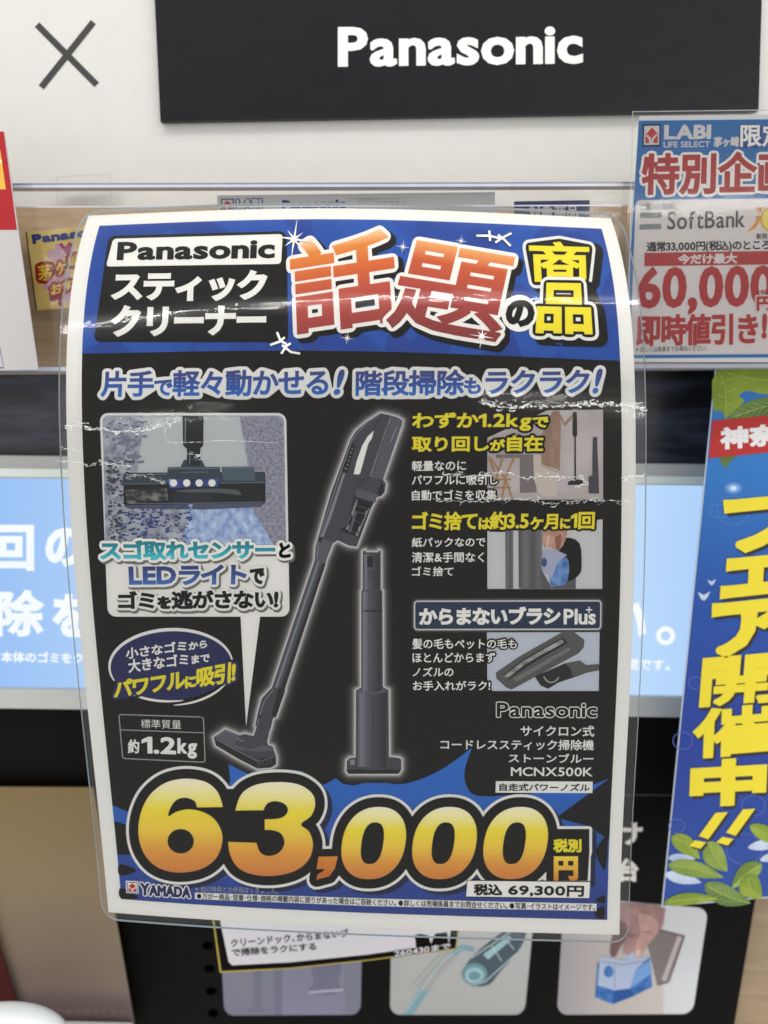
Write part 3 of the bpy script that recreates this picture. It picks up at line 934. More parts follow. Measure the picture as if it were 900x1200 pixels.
shop_mark(PP, [(753, 145.5), (774.5, 145), (774, 172), (752.5, 172.5)], pr_, 2)
text('logo_lettering', PP, 'LABI', [(778.5, 146.5), (833.5, 146), (833, 163), (778, 163.5)], PGREY, pr_, 2, bold=1.3, by=0.9)
text('logo_lettering', PP, 'LIFE SELECT', [(777.5, 166), (832, 165.5), (832, 172.5), (777.5, 173)], PGREY, pr_, 2, bold=0.2)
text('lettering', PP, '茅ヶ崎', [(836.5, 160.5), (866, 160), (866, 172), (836, 172.5)], PGREY, pr_, 2, bold=0.6)
text('lettering', PP, '限定', [(867.5, 145.5), (919, 145), (919, 172), (867, 172.5)], WHITE, pr_, 3, bold=0.7, outs=[(1.2, BLUEL)])
text('headline', PP, '特別企画', [(752.5, 179.5), (929, 177), (928, 226), (751, 229)], PRED, pr_, 3, bold=1.6, outs=[(3.0, WHITE)])
text('small_print', PP, 'ご購入と同時に', [(751, 238.5), (794, 238), (794, 246), (751, 246.5)], DARK, pr_, 4, bold=0.1)
GB_ = ink('bars_grey', (128, 132, 136), 0.04)
poly('logo_bar', PP, [(750, 249.5), (775.5, 249), (775, 255.2), (749.7, 255.8)], GB_, pr_, 4)
poly('logo_bar', PP, [(749.5, 263), (774.8, 262.4), (774.5, 268.6), (749, 269.2)], GB_, pr_, 4)
text('brand_lettering', PP, 'SoftBank', [(782, 248), (873, 246), (872.5, 266.5), (781.5, 269.5)], ink('letter_grey', (70, 66, 68), 0.05), pr_, 4, bold=0.3)
SUN = ink('sun_orange', (222, 150, 70), 0.06)
poly('sun_mark', PP, oval_pts(903.5, 257.5, 13, 14.5), ink('sun_edge', (214, 180, 60), 0.05), pr_, 4)
poly('sun_mark', PP, oval_pts(904, 257, 11.3, 12.6), ink('sun_yellow', (232, 214, 110), 0.05), pr_, 5)
for pts in ([(884, 243), (893, 243), (891, 250)], [(880, 253.5), (892, 254), (891, 256)], [(888, 252), (891, 258), (885, 268), (875, 272), (884, 262)]):
    poly('sun_ray', PP, pts, SUN, pr_, 4)
text('small_print', PP, '新規ご契約', [(886, 273.5), (918, 273), (918, 280), (886, 280.5)], DARK, pr_, 4, bold=0.1)
text('lettering', PP, [('通常', 1), ('33,000', 1), ('円', 1), ('(', 1), ('税込', 1), (')', 1), ('のところ', 1)], [(757.5, 283.5), (902, 281), (902, 294.5), (757.5, 297)], DARK, pr_, 4, bold=0.35, track=.95)
poly('red_bar', PP, [(755, 296.5), (1046, 292), (1046, 308), (755, 312)], PRED, pr_, 4)
text('lettering', PP, '今だけ最大', [(794.5, 298), (863.5, 296.5), (863.5, 309), (794, 310)], PGREY, pr_, 5, bold=0.6)
text('numerals', PP, '60,000', [(747.5, 313.5), (908, 310.5), (907, 366), (746, 369)], PRED, pr_, 5, bold=2.0)
text('numeral_unit', PP, '円', [(886, 347.5), (905, 347), (905, 364), (886, 364.5)], PRED, pr_, 6, bold=0.9, outs=[(1.6, PGREY)])
text('small_print', PP, '(税込)', [(888, 340), (910, 339.5), (910, 346), (888, 346.5)], PRED, pr_, 6, bold=0.1)
text('headline', PP, [('即時値引き', 1)], [(746, 369), (888, 366.5), (888, 403.5), (745, 406)], PRED, pr_, 5, bold=1.2, track=.97)
text('headline', PP, '!', [(893, 367.5), (899, 367.5), (898, 397), (892, 397)], PRED, pr_, 5, bold=1.6)
text('small_print', PP, '※詳しくは係員までお尋ねください。', [(745, 406.5), (828, 404.5), (828, 411), (745, 413)], DARK, pr_, 4)

# ------------------------------------------------------------------ blue banner, right
BP = Plane(0.366)
BAN = ramp_ink('banner_blue', [(0.0, (44, 74, 148)), (0.35, (38, 60, 142)), (0.6, (36, 78, 156)), (0.85, (48, 116, 184)), (1.0, (48, 110, 182))], amount=0.05)
ban = thing('sale_banner', BP, (870, 1058), 'tall blue sale banner with yellow lettering and green leaves, hanging at the right edge', 'banner')
slab('banner_paper', BP, [(838.5, 430.5), (1080, 420), (1080, 1036), (775.5, 1063)], ink('paper_edge', (196, 204, 212), 0.02), ban, 0.0006)
poly('banner_ground', BP, [(839.5, 431), (1078, 421), (1078, 1035), (776.8, 1061.5)], BAN, ban, 1)
def leaf(tip, base, width, mat, layer, parent, bend=0.0, vein=True):
    a, b = np.array(tip, float), np.array(base, float)
    d = b - a; L = np.linalg.norm(d); d /= L; n = np.array([-d[1], d[0]])
    l_, r_ = [], []
    for k in range(0, 17):
        t = k / 16
        w = width * (math.sin(math.pi * t ** 0.75) ** 0.85) * (1 + 0.05 * (k % 2))
        c = a + d * L * t + n * bend * math.sin(math.pi * t)
        l_.append(tuple(c + n * w)); r_.append(tuple(c - n * w))
    o = poly('leaf', BP, l_ + r_[::-1][1:-1], mat, parent, layer)
    half = [tuple(a + d * L * k / 16 + n * bend * math.sin(math.pi * k / 16)) for k in range(17)]
    if vein:
        poly('leaf_half', BP, r_ + half[::-1][1:-1], LFS[mat.name], o, layer + 1)
        ve = ink('leaf_vein', (168, 186, 96), 0.05)
        stroke('leaf_vein', BP, [tuple(a + d * L * t + n * bend * math.sin(math.pi * t)) for t in (0.08, .3, .5, .7, .96)], 0.8, ve, o, layer + 2)
        for t in (.2, .3, .4, .5, .6, .7, .8):
            c = a + d * L * t + n * bend * math.sin(math.pi * t)
            for s in (-1, 1):
                stroke('leaf_vein', BP, [tuple(c), tuple(c - d * L * 0.13 + n * s * width * 0.7 * math.sin(math.pi * t))], 0.4, ve, o, layer + 2)
    return o
LF1 = mottled('leaf_bright', (112, 134, 40), (152, 170, 62), (2.2, 2.2), 3, 0.3, 0.7)
LF2 = mottled('leaf_mid', (90, 116, 48), (132, 152, 70), (2.2, 2.2), 3, 0.3, 0.7)
LF3 = mottled('leaf_deep', (66, 94, 54), (98, 124, 66), (2.2, 2.2), 3, 0.3, 0.7)
LFS = {'leaf_bright': mottled('leaf_bright_half', (92, 116, 34), (134, 154, 52), (3, 3), 3, 0.3, 0.7), 'leaf_mid': mottled('leaf_mid_half', (112, 136, 56), (150, 168, 84), (3, 3), 3, 0.3, 0.7), 'leaf_deep': mottled('leaf_deep_half', (82, 110, 56), (116, 140, 76), (3, 3), 3, 0.3, 0.7)}
PALE = mottled('leaf_pale', (150, 164, 196), (200, 210, 226), (3, 3), 3, 0.3, 0.7)
poly('top_leaf', BP, smooth_loop([(841, 433), (905, 428), (960, 430), (920, 452), (898, 462), (876, 458), (866, 464), (872, 470), (860, 482), (853, 488), (850, 492), (846, 482), (836, 478)], 3), LF1, ban, 2)
for pts in ([(842, 436), (850, 452), (851, 490)], [(850, 446), (868, 440)], [(851, 460), (862, 455)], [(850, 466), (840, 462)], [(851, 474), (858, 472)], [(849, 450), (842, 447)], [(846, 435), (880, 444), (915, 447)]):
    stroke('leaf_vein', BP, pts, 0.8, ink('leaf_vein', (168, 186, 96), 0.05), ban, 4)
leaf((853, 491), (940, 468), 11, LF3, 3, ban, -3)
poly('top_leaf', BP, [(843, 536), (864, 534), (857, 540), (850, 549), (845, 543)], LF3, ban, 3)
poly('red_band', BP, [(834.5, 493), (1078, 470), (1078, 513), (830, 537)], ink('banner_red', (176, 56, 54), 0.06), ban, 5)
text('band_lettering', BP, '神奈川', [(844, 501), (942, 494), (942, 519), (844, 527.5)], ink('band_white', (226, 224, 224), 0.03), ban, 6, bold=1.5, track=1.0)
YB2 = ink('banner_yellow', (224, 206, 60), 0.06); BSH = ink('banner_shadow', (54, 52, 50), 0.1)
DR = (0.4, BSH, 2.6, 3.2)
def big(s, q_, b):
    text('banner_lettering', BP, s, q_, YB2, ban, 6, bold=b, drop=DR)
poly('lens_ring', BP, ribbon(oval_pts(859, 598, 19, 17) + [oval_pts(859, 598, 19, 17)[0]], 0.6), ink('ring_pale', (96, 136, 196), 0.05), ban, 3)
poly('lens_ring', BP, ribbon(oval_pts(843, 599, 12, 8) + [oval_pts(843, 599, 12, 8)[0]], 0.8), ink('ring_pale', (96, 136, 196), 0.05), ban, 3)
for r_, c_ in ((9, (84, 132, 196)), (6, (124, 162, 212)), (3.2, (196, 214, 236))):
    poly('lens_spot', BP, oval_pts(859, 572, r_ * 1.2, r_ * 0.8), ink('spot_%d' % int(r_), c_, 0.03), ban, {9: 4, 6: 5}.get(r_, 6))
big('フ', [(847, 586), (942, 577), (940, 640), (852, 650)], 4.6)
big('ェ', [(846, 655), (928, 647), (926, 693), (843, 702)], 4.6)
big('ア', [(834, 707), (931, 697), (929, 762), (832, 772)], 4.8)
big('開', [(823, 771), (919, 763), (914, 822), (818.5, 829)], 2.6)
big('催', [(813, 831), (909, 823), (906, 882), (811, 889.5)], 2.6)
big('中', [(809, 891), (899, 886), (897, 942), (807, 946)], 4.4)
for dx, dy in ((0, 0), (32, -4)):
    for pts in ([(838 + dx, 952 + dy), (852.5 + dx, 951 + dy), (829.5 + dx, 983 + dy), (818.5 + dx, 979 + dy)], [(814 + dx, 984 + dy), (827 + dx, 986.5 + dy), (820.5 + dx, 994 + dy), (807 + dx, 990.5 + dy)]):
        poly('exclamation_shadow', BP, [(x + 2.6, y + 2.6) for x, y in pts], BSH, ban, 7)
        poly('exclamation', BP, pts, YB2, ban, 8)
for bx_, by_, s_ in ((834, 682, 5), (825, 698, 7.5)):
    poly('bird_mark', BP, [(bx_ - s_, by_ - s_ * .6), (bx_ - s_ * .1, by_ - s_ * .1), (bx_ + s_, by_ - s_ * .7), (bx_ + s_ * .5, by_ + s_ * .3), (bx_ + .1, by_ + s_ * .8), (bx_ - s_ * .5, by_ + s_ * .5)], PALE, ban, 3)
for cx_, cy_, rr_ in ((793, 968, 8), (872, 995, 18), (815, 800, 7), (800, 868, 10), (883, 944, 12)):
    o_ = oval_pts(cx_, cy_, rr_ * 1.15, rr_)
    poly('bubble_ring', BP, ribbon(o_ + [o_[0]], 0.9), ink('bubble_lilac', (92, 104, 176), 0.05), ban, 2)
leaf((783, 1005), (815, 1006), 5, PALE, 3, ban, 0, False)
leaf((779, 1024), (822, 1034), 7, PALE, 3, ban, 0, False)
leaf((876, 993), (930, 984), 6, PALE, 3, ban, 0, False)
leaf((890, 1008), (930, 996), 5, PALE, 3, ban, 0, False)
leaf((787, 979), (820, 1006), 10, LF1, 4, ban, -2)
leaf((829, 986), (852, 1021), 12.5, LF2, 5, ban, 3)
leaf((825, 1036), (880, 1058), 12, LF3, 4, ban, 3)
leaf((782, 1013), (848, 1028), 9.5, LF2, 6, ban, -2)
leaf((892, 1011), (857, 1040), 10.5, LF2, 6, ban, 2)
leaf((874, 1024), (892, 1053), 13, LF1, 8, ban, 4)
leaf((777, 1058), (842, 1053), 7, LF1, 6, ban, -3)
leaf((878, 967), (930, 985), 9, LF1, 5, ban, 3)

# ------------------------------------------------------------------ small notice card below the poster
NP = Plane(0.372)
nc = thing('notice_card', NP, (390, 1138), 'white notice card with black and yellow border, tilted under the big poster', 'card')
nco = [(238, 1000), (545, 1000), (539, 1085), (535, 1112.5), (430, 1126), (340, 1135.5), (257.5, 1140), (250, 1084)]
slab('card', NP, nco, ink('border_yellow', (176, 156, 74), 0.06), nc, 0.0005)
poly('black_border', NP, [(240, 1002), (543.5, 1002), (537.2, 1085), (533.6, 1111.2), (430, 1124.6), (340, 1134), (259.5, 1138), (251.8, 1084)], DARK, nc, 1)
poly('white_field', NP, [(250, 1004), (534, 1004), (529, 1085), (526, 1105), (430, 1118.5), (340, 1127.5), (272, 1131), (268, 1127), (259, 1084)], ink('card_lilac_white', (206, 203, 208), 0.02), nc, 2)
text('lettering', NP, 'クリーンドック、からまないブ', [(270, 1100), (408, 1088), (409, 1098), (271, 1110)], ink('letter_grey', (70, 66, 68), 0.05), nc, 3, bold=0.35)
text('lettering', NP, 'で掃除をラクにする', [(271, 1111.5), (370, 1104), (371, 1113), (272, 1121)], ink('letter_grey', (70, 66, 68), 0.05), nc, 3, bold=0.35)
poly('card_figure', NP, [(486, 1096), (492, 1094), (502, 1096), (505, 1106), (510, 1094), (524, 1092), (526, 1108), (488, 1114)], DARK, nc, 3)
text('date_lettering', NP, '260430まで', [(462, 1113.5), (528, 1104.5), (528, 1111.5), (462, 1121.5)], ink('card_lilac_white', (206, 203, 208), 0.02), nc, 4, bold=0.3, outs=[(0.9, DARK)])
# ------------------------------------------------------------------ the laminated price poster
PS = Bent()
FILM = clear_film('laminate', rough=0.04, bump=0.07, scale=(0.8, 4.0), fine=0.075, ior=1.38, haze=0.15)
poster = thing('price_poster', PS, (410, 640),
               'large laminated vacuum cleaner price poster with yellow 63,000 numerals, bent back at its top', 'poster')

def uvpatch(name, u0, u1, v0, v1, mat, parent, layer, nu=16, nv=110, r=None):
    us = np.linspace(u0, u1, nu + 1)
    P, T = [], []
    vs = np.linspace(v0, v1, nv + 1)
    for v in vs:
        x, y = PS.uv(us, np.full(nu + 1, v))
        P += list(zip(x, y))
    for j in range(nv):
        for i in range(nu):
            a = j * (nu + 1) + i
            T.append((a, a + 1, a + nu + 2, a + nu + 1))
    A = np.array(P)
    g = np.array([((i % (nu + 1)) / nu, 1 - (i // (nu + 1)) / nv) for i in range(len(P))])
    X = PS.put(A[:, 0], A[:, 1], np.full(len(A), layer * LAYER))
    return link_mesh(name, X, [t[::-1] for t in T], mat, parent, A, g, smooth=True)

uvpatch('paper', 0, 1, 0, 1, WHITE, poster, 0)
U0, U1, V0, V1 = 0.0275, 0.9755, 0.0155, 0.9795
uvpatch('printed_field', U0, U1, V0, V1, BLACK, poster, 1)
BLUEF = mottled('header_blue', (2, 62, 156), (10, 82, 176), (2.2, 2.2), lo=0.2, hi=0.8, kind='voronoi', grain_amt=0.05)
vh = (414.0 - 248.5) / (1082 - 248.5)
uvpatch('header_band', U0, U1, V0, vh, BLUEF, poster, 2, 16, 30)

# the film: slightly larger than the sheet, round corners, on both faces of it
def film_outline():
    out = []
    def e(u, v):
        x, y = PS.uv(np.array([u]), np.array([v])); return (float(x[0]), float(y[0]))
    ul, ur, vt, vb = -0.0115, 1.0175, -0.0055, 1.0095
    ru, rv = 0.03, 0.024
    for cu, cv, a in ((ur - ru, vt + rv, -90), (ur - ru, vb - rv, 0), (ul + ru, vb - rv, 90), (ul + ru, vt + rv, 180)):
        for k in range(7):
            t = math.radians(a + 15 * k)
            out.append((cu + ru * math.cos(t), cv + rv * math.sin(t)))
    dense = []
    for i, p in enumerate(out):
        q = out[(i + 1) % len(out)]
        n = max(1, int(math.hypot(q[0] - p[0], q[1] - p[1]) / 0.02))
        for k in range(n):
            dense.append(e(p[0] + (q[0] - p[0]) * k / n, p[1] + (q[1] - p[1]) * k / n))
    return dense
FO = film_outline()
film = flat_mesh('laminate_film', PS, *tess([FO]), FILM, poster, 13)
for p_ in film.data.polygons:
    p_.use_smooth = True
backf = flat_mesh('backing_film', PS, *tess([FO]), FILM, poster, -5)
def rim(name, pts, sheet, l0, l1, mat, parent):
    A = np.array(pts); n = len(A)
    X = np.concatenate([sheet.put(A[:, 0], A[:, 1], np.full(n, l0 * LAYER)), sheet.put(A[:, 0], A[:, 1], np.full(n, l1 * LAYER))])
    return link_mesh(name, X, [[i, (i + 1) % n, n + (i + 1) % n, n + i] for i in range(n)], mat, parent, np.concatenate([A, A]), np.concatenate([A, A]))
EDGEM = solid('film_edge', (205, 210, 208), 0.25, 0.6)
rim('film_edge', FO, PS, -5, 13, EDGEM, film)

# --- title plate
plate = poly('title_plate', PS, rquad([(127.5, 277), (336, 271.5), (338, 401.5), (110, 401)], 8), DARK, poster, 4)
poly('name_strip', PS, rquad([(133, 280.5), (331.5, 275), (329.5, 310), (124.5, 313)], 4), WHITE, plate, 5)
text('lettering', PS, 'Panasonic', [(138.5, 284.5), (323, 280.5), (322, 303.5), (137, 306)], DARK, plate, 6, bold=1.8, by=1.1)
text('lettering', PS, 'スティック', [(133, 319), (313.5, 317), (312.5, 353), (131, 353.5)], WHITE, plate, 5, bold=1.9, track=0.94)
text('lettering', PS, 'クリーナー', [(132, 358.5), (312.5, 357), (312, 392.5), (130, 395)], WHITE, plate, 5, bold=1.9, track=0.94)

# --- big orange and red characters
HOT = ramp_ink('hot_gradient', [(0.0, (156, 52, 50)), (0.35, (184, 66, 50)), (0.62, (212, 102, 38)), (0.86, (224, 140, 52)), (1.0, (246, 214, 170))])
HOT2 = ramp_ink('hot_gradient_low', [(0.0, (136, 46, 46)), (0.45, (172, 58, 50)), (0.8, (204, 92, 42)), (1.0, (236, 172, 104))])
text('feature_lettering', PS, '話', [(339, 285), (459, 266), (467, 377), (343, 395)], HOT, poster, 4, bold=2.6,
     outs=[(4.6, WHITE)], drop=(5.6, DARK, 5.5, 5.5))
text('feature_lettering', PS, '題', [(479, 281), (606, 302), (584, 405), (451, 383)], HOT2, poster, 7, bold=2.2,
     outs=[(4.6, WHITE)], drop=(5.6, DARK, 6, 5.5))
disc = poly('character_disc', PS, [(608 + 21 * math.cos(a * math.pi / 16), 368 + 21.5 * math.sin(a * math.pi / 16)) for a in range(32)], WHITE, poster, 10)
text('lettering', PS, 'の', (592, 352, 626, 384), DARK, disc, 11, bold=2.4)
YB = [(8.6, WHITE), (5.2, DARK)]
text('feature_lettering', PS, '商', [(619, 283), (690, 285), (691, 331), (622, 331)], YELLOW, poster, 3, bold=1.5,
     outs=[(7.2, WHITE), (3.6, DARK)], drop=(9.4, DARK, 7, 4))
text('feature_lettering', PS, '品', [(630, 332), (690, 333), (694, 393), (627, 391)], YELLOW, poster, 6, bold=2.0,
     outs=[(7.2, WHITE), (3.4, DARK)], drop=(9.0, DARK, 8, 5))
def sparkle(cx, cy, r):
    pts = []
    for k in range(16):
        a = math.pi * k / 8 + 0.15
        q = r * (1.0 if k % 4 == 0 else 0.55) if k % 2 == 0 else r * 0.13
        pts.append((cx + q * math.cos(a), cy + q * math.sin(a)))
    poly('sparkle', PS, pts, WHITE, poster, 12)
for s in ((345, 282, 25), (472, 291, 9), (407, 397, 9), (540, 284, 8), (564, 395, 15)):
    sparkle(*s)
for pts in ([(317, 405), (328, 401), (334, 396)], [(325, 390), (329, 400), (336, 404)], [(330, 415), (336, 406), (341, 403)], [(331, 405), (341, 413), (352, 415)],
            [(558, 278), (573, 278), (585, 281)], [(573, 272), (574, 284)], [(583, 277), (590, 282), (598, 290)], [(580, 286), (589, 280), (599, 275)]):
    stroke('accent_stroke', PS, pts, 2.6, WHITE, poster, 12)

# --- headline
BLUEG = ramp_ink('headline_blue', [(0.0, (36, 112, 200)), (0.35, (34, 92, 178)), (0.75, (54, 74, 146)), (1.0, (56, 66, 132))])
text('headline', PS, [('片手', 1), ('で', .72), ('軽々動かせる', 1)], [(119.5, 435), (385, 432), (385, 464), (118, 465.5)], BLUEG, poster, 3, bold=0.95, outs=[(4.0, WHITE)], track=0.96)
text('headline', PS, '!', [(391, 433), (404, 433), (404, 463), (391, 463)], BLUEG, poster, 3, bold=1.2, outs=[(4.0, WHITE)], shear=0.22)
text('headline', PS, [('階段掃除', 1), ('も', .7), ('ラクラク', 1)], [(417, 434), (691, 432), (690, 462), (416.5, 464.5)], BLUEG, poster, 3, bold=0.95, outs=[(4.0, WHITE)], track=0.96)
text('headline', PS, '!', [(694, 432), (706, 432), (705, 461.5), (694, 461.5)], BLUEG, poster, 3, bold=1.2, outs=[(4.0, WHITE)], shear=0.22)

# --- speech bubble with the nozzle photograph
bub = [(304, 722.3), (288.5, 851), (283, 722.3)]
bubble = poly('speech_bubble', PS, rquad([(117, 484), (335.5, 484), (339.5, 722.5), (126.5, 722.5)], 10), WHITE, poster, 3)
poly('bubble_tail', PS, [(305, 722), (288.5, 851), (282, 722)], WHITE, bubble, 3)
CARP = mottled('carpet_grey', (128, 134, 152), (196, 202, 212), (9, 9), 5, 0.3, 0.7, grain_amt=0.2)
inset = poly('inset_photo', PS, rquad([(120.5, 487), (333, 487), (335.5, 640), (124, 640)], 7), CARP, bubble, 4)
CARPR = mottled('carpet_violet', (118, 118, 140), (176, 176, 192), (26, 26), 5, 0.3, 0.7, grain_amt=0.3)
poly('carpet_side', PS, [(281, 488), (326, 488), (332, 494), (334.5, 640), (300, 640), (296, 560)], CARPR, inset, 5)
STRIPE = ink('floor_strip', (198, 204, 206), 0.06)
poly('clean_strip', PS, [(170, 488), (281, 488), (293, 560), (160, 560)], STRIPE, inset, 5)
GLOWB = mottled('light_blue_patch', (120, 150, 205), (206, 222, 244), (14, 10), 4, 0.3, 0.7, grain_amt=0.2)
poly('lit_carpet', PS, [(222, 590), (292, 590), (322, 640), (214, 640)], GLOWB, inset, 6)
DEB1 = ink('debris_grey', (72, 74, 84), 0.3); DEB2 = ink('debris_blue', (62, 78, 138), 0.3)
def debris(mat, n, fx, fy, r0, r1):
    P, T = [], []
    for _ in range(n):
        cx, cy = fx(), fy()
        if cx < 124 + (cy - 487) * 0.03:
            continue
        a0 = random.uniform(0, 3); r = random.uniform(r0, r1); b = len(P)
        for k in range(6):
            a = a0 + k * math.pi / 3
            P.append((cx + r * random.uniform(.7, 1.3) * math.cos(a), cy + 0.62 * r * random.uniform(.7, 1.3) * math.sin(a)))
        T += [(b, b + k, b + k + 1) for k in range(1, 5)]
    J = [((i // 6) % 9) * 3e-6 for i in range(len(P))]
    o = flat_mesh('debris', PS, P, T, mat, inset, 6, None, J)
    return o
debris(DEB1, 190, lambda: 125 + abs(random.gauss(0, 17)), lambda: random.uniform(540, 636), 1.0, 2.7)
debris(ink('debris_pale', (128, 134, 156), 0.2), 90, lambda: random.uniform(125, 172), lambda: random.uniform(492, 545), 1.5, 3.4)
debris(DEB2, 230, lambda: random.uniform(140, 226), lambda: random.uniform(590, 640), 1.0, 2.6)
NOZ = ink('nozzle_slate', (58, 74, 86), 0.15); NOZD = ink('nozzle_black', (30, 34, 38), 0.25); NOZT = ink('nozzle_top', (86, 104, 116), 0.1)
noz = poly('nozzle_picture', PS, rquad([(145, 554), (311, 553), (311.5, 589), (145.5, 592)], 3), NOZD, inset, 7)
poly('nozzle_top', PS, [(146, 555), (310, 554), (311, 565), (145.5, 566)], NOZ, noz, 8)
poly('nozzle_cover', PS, [(197, 547.5), (258, 547), (259, 558), (196.5, 560)], NOZ, noz, 9)
poly('nozzle_cover', PS, [(260, 547), (298, 546.5), (299.5, 563), (262, 563)], NOZT, noz, 9)
poly('nozzle_pipe', PS, [(214.5, 487.5), (239, 487.5), (238.5, 522), (235, 526), (235, 546), (219.5, 546), (219.5, 526), (215, 522)], NOZD, noz, 8)
poly('nozzle_joint', PS, [(212, 547), (216, 539), (226, 536.5), (236, 538), (241, 547)], NOZ, noz, 8)
LEDB = ramp_ink('led_strip', [(0.0, (70, 100, 190)), (0.5, (30, 40, 90)), (1.0, (60, 90, 170))], 'X')
poly('light_strip', PS, [(196, 562), (256, 560.5), (256, 570), (200, 572)], LEDB, noz, 10)
for lx in (204, 219.5, 234, 249):
    poly('light_dot', PS, [(lx + 4.4 * math.cos(k * math.pi / 5), 565.8 + 4.4 * math.sin(k * math.pi / 5)) for k in range(10)], WHITE, noz, 11)
for pts, w_, mt in (([(146, 556), (197, 555.4)], 0.9, 'nozzle_edge'), ([(197, 549), (258, 548.4)], 0.9, 'nozzle_edge'), ([(262, 548), (298, 547.5)], 0.9, 'nozzle_edge'), ([(146, 567), (196, 566.5)], 0.8, 'nozzle_edge'), ([(258, 566), (311, 565)], 0.8, 'nozzle_edge'),
                    ([(150, 590), (230, 589.5), (308, 588)], 0.7, 'nozzle_edge'), ([(218, 489), (217.6, 520)], 1.6, 'nozzle_edge'), ([(223, 528), (223, 545)], 1.0, 'nozzle_edge'), ([(212, 553.5), (245, 553)], 0.6, 'nozzle_edge')):
    stroke('nozzle_glint', PS, pts, w_, ink('nozzle_edge', (120, 138, 150), 0.1), noz, 10)
poly('nozzle_sheen', PS, smooth_loop([(205, 575), (240, 572.5), (275, 573.5), (282, 580), (255, 577), (225, 577)], 4), ink('nozzle_sheen', (92, 100, 108), 0.2), noz, 10)
poly('nozzle_window', PS, [(202, 577), (250, 576), (250, 588), (203, 589.5)], ink('nozzle_window', (44, 50, 58), 0.2), noz, 9)
poly('nozzle_shadow', PS, [(146, 592), (311, 589), (306, 594), (240, 597), (150, 596)], ink('carpet_shadow', (86, 92, 116), 0.2), noz, 6.5)
GLARE = mottled('brush_streaks', (40, 44, 48), (150, 150, 148), (9, 14), 3, 0.45, 0.75)
poly('brush_window', PS, [(147, 574), (196, 572), (198, 586), (150, 590)], GLARE, noz, 10)
TEAL = ramp_ink('teal_gradient', [(0.0, (60, 160, 172)), (0.5, (28, 118, 132)), (1.0, (24, 96, 104))])
BLG2 = ramp_ink('blue_gradient', [(0.0, (70, 122, 196)), (0.5, (52, 84, 156)), (1.0, (40, 54, 120))])
SH = (3.6, SHADOWINK, 1.6, 2.2)
text('lettering', PS, 'スゴ取れセンサー', [(118, 633), (323, 632), (323, 655), (119, 656.5)], TEAL, bubble, 11, bold=1.2, outs=[(3.2, WHITE)], drop=SH, track=0.97)
text('lettering', PS, 'と', [(327, 635.5), (341, 635), (341, 653), (327, 654)], DARK, bubble, 11, bold=1.2, outs=[(3.0, WHITE)], drop=SH)
text('lettering', PS, 'LEDライト', [(151, 662), (290, 661), (289, 684.5), (152, 686)], BLG2, bubble, 8, bold=1.3, outs=[(3.0, WHITE)], drop=SH, track=0.9)
text('lettering', PS, 'で', [(293, 665.5), (310.5, 665), (310, 684), (293, 684.5)], DARK, bubble, 8, bold=1.2, outs=[(3.0, WHITE)], drop=SH)
text('lettering', PS, [('ゴミ', 1), ('を', .72), ('逃がさない!', 1)], [(138.5, 692.5), (327, 690), (326, 713), (139, 714)], DARK, bubble, 5, bold=1.1, outs=[(2.8, WHITE)], drop=SH, track=0.95)

# --- blue oval
def oval(cx, cy, rx, ry, rot, a0=0, a1=360, n=48):
    out = []
    for k in range(n + 1):
        a = math.radians(a0 + (a1 - a0) * k / n)
        x, y = rx * math.cos(a), ry * math.sin(a)
        c, s = math.cos(math.radians(rot)), math.sin(math.radians(rot))
        out.append((cx + x * c - y * s, cy + x * s + y * c))
    return out
ov = poly('oval_badge', PS, oval(200.5, 779.5, 71, 40.5, -2)[:-1], NAVY, poster, 3)
poly('brush_ring', PS, ribbon(oval(200.5, 779.5, 72, 42, -2, 158, 358, 40), [1.5 + 2.4 * math.sin(math.pi * k / 40) ** 0.6 for k in range(41)]), WHITE, ov, 4)
poly('brush_ring', PS, ribbon(oval(201, 779.5, 72, 42, -2, 80, 136, 16), [0.8 + 2.2 * math.sin(math.pi * k / 16) ** .6 for k in range(17)]), WHITE, ov, 4)
poly('brush_ring', PS, ribbon(oval(203, 781, 71, 45, -4, 30, 92, 18), [0.6 + 2.2 * math.sin(math.pi * k / 18) ** .6 for k in range(19)]), WHITE, ov, 4)
text('lettering', PS, [('小さなゴミ', 1), ('から', .8)], [(147.5, 759), (243, 746.5), (243, 759), (148, 772.5)], WHITE, ov, 5, bold=0.45, track=0.98)
text('lettering', PS, [('大きなゴミ', 1), ('まで', .8)], [(150, 772.5), (246, 762), (246, 775.5), (151, 788.5)], WHITE, ov, 5, bold=0.45, track=0.98)
text('lettering', PS, [('パワフル', 1), ('に', .65), ('吸引', 1), ('!', 1)], [(133, 797), (277, 774.5), (276, 799), (134, 819)], YELLOW, ov, 5, bold=1.0, outs=[(3.0, NAVY)], track=0.92)

# --- weight box
sb = poly('spec_box', PS, ribbon(rquad([(139.5, 837), (238.5, 840), (240.5, 893), (144, 888.5)], 3)[:] + [rquad([(139.5, 837), (238.5, 840), (240.5, 893), (144, 888.5)], 3)[0]], 1.2), GREYINK, poster, 3)
stroke('divider', PS, [(141, 855), (239, 858.5)], 1.1, GREYINK, sb, 3)
text('lettering', PS, '標準質量', [(165, 842.5), (212.5, 843.5), (212.5, 854), (165.5, 853)], WHITE, sb, 4, bold=0.0)
text('lettering', PS, '約', (150, 866, 163.5, 882.5), WHITE, sb, 4, bold=0.5)
text('lettering', PS, '1.2', [(166, 862.5), (206.5, 863.5), (206.5, 884), (166.5, 882.5)], WHITE, sb, 4, bold=1.2, by=1.0)
text('lettering', PS, 'kg', [(208, 864.5), (231, 865), (231, 889), (208, 888)], WHITE, sb, 4, bold=0.9)

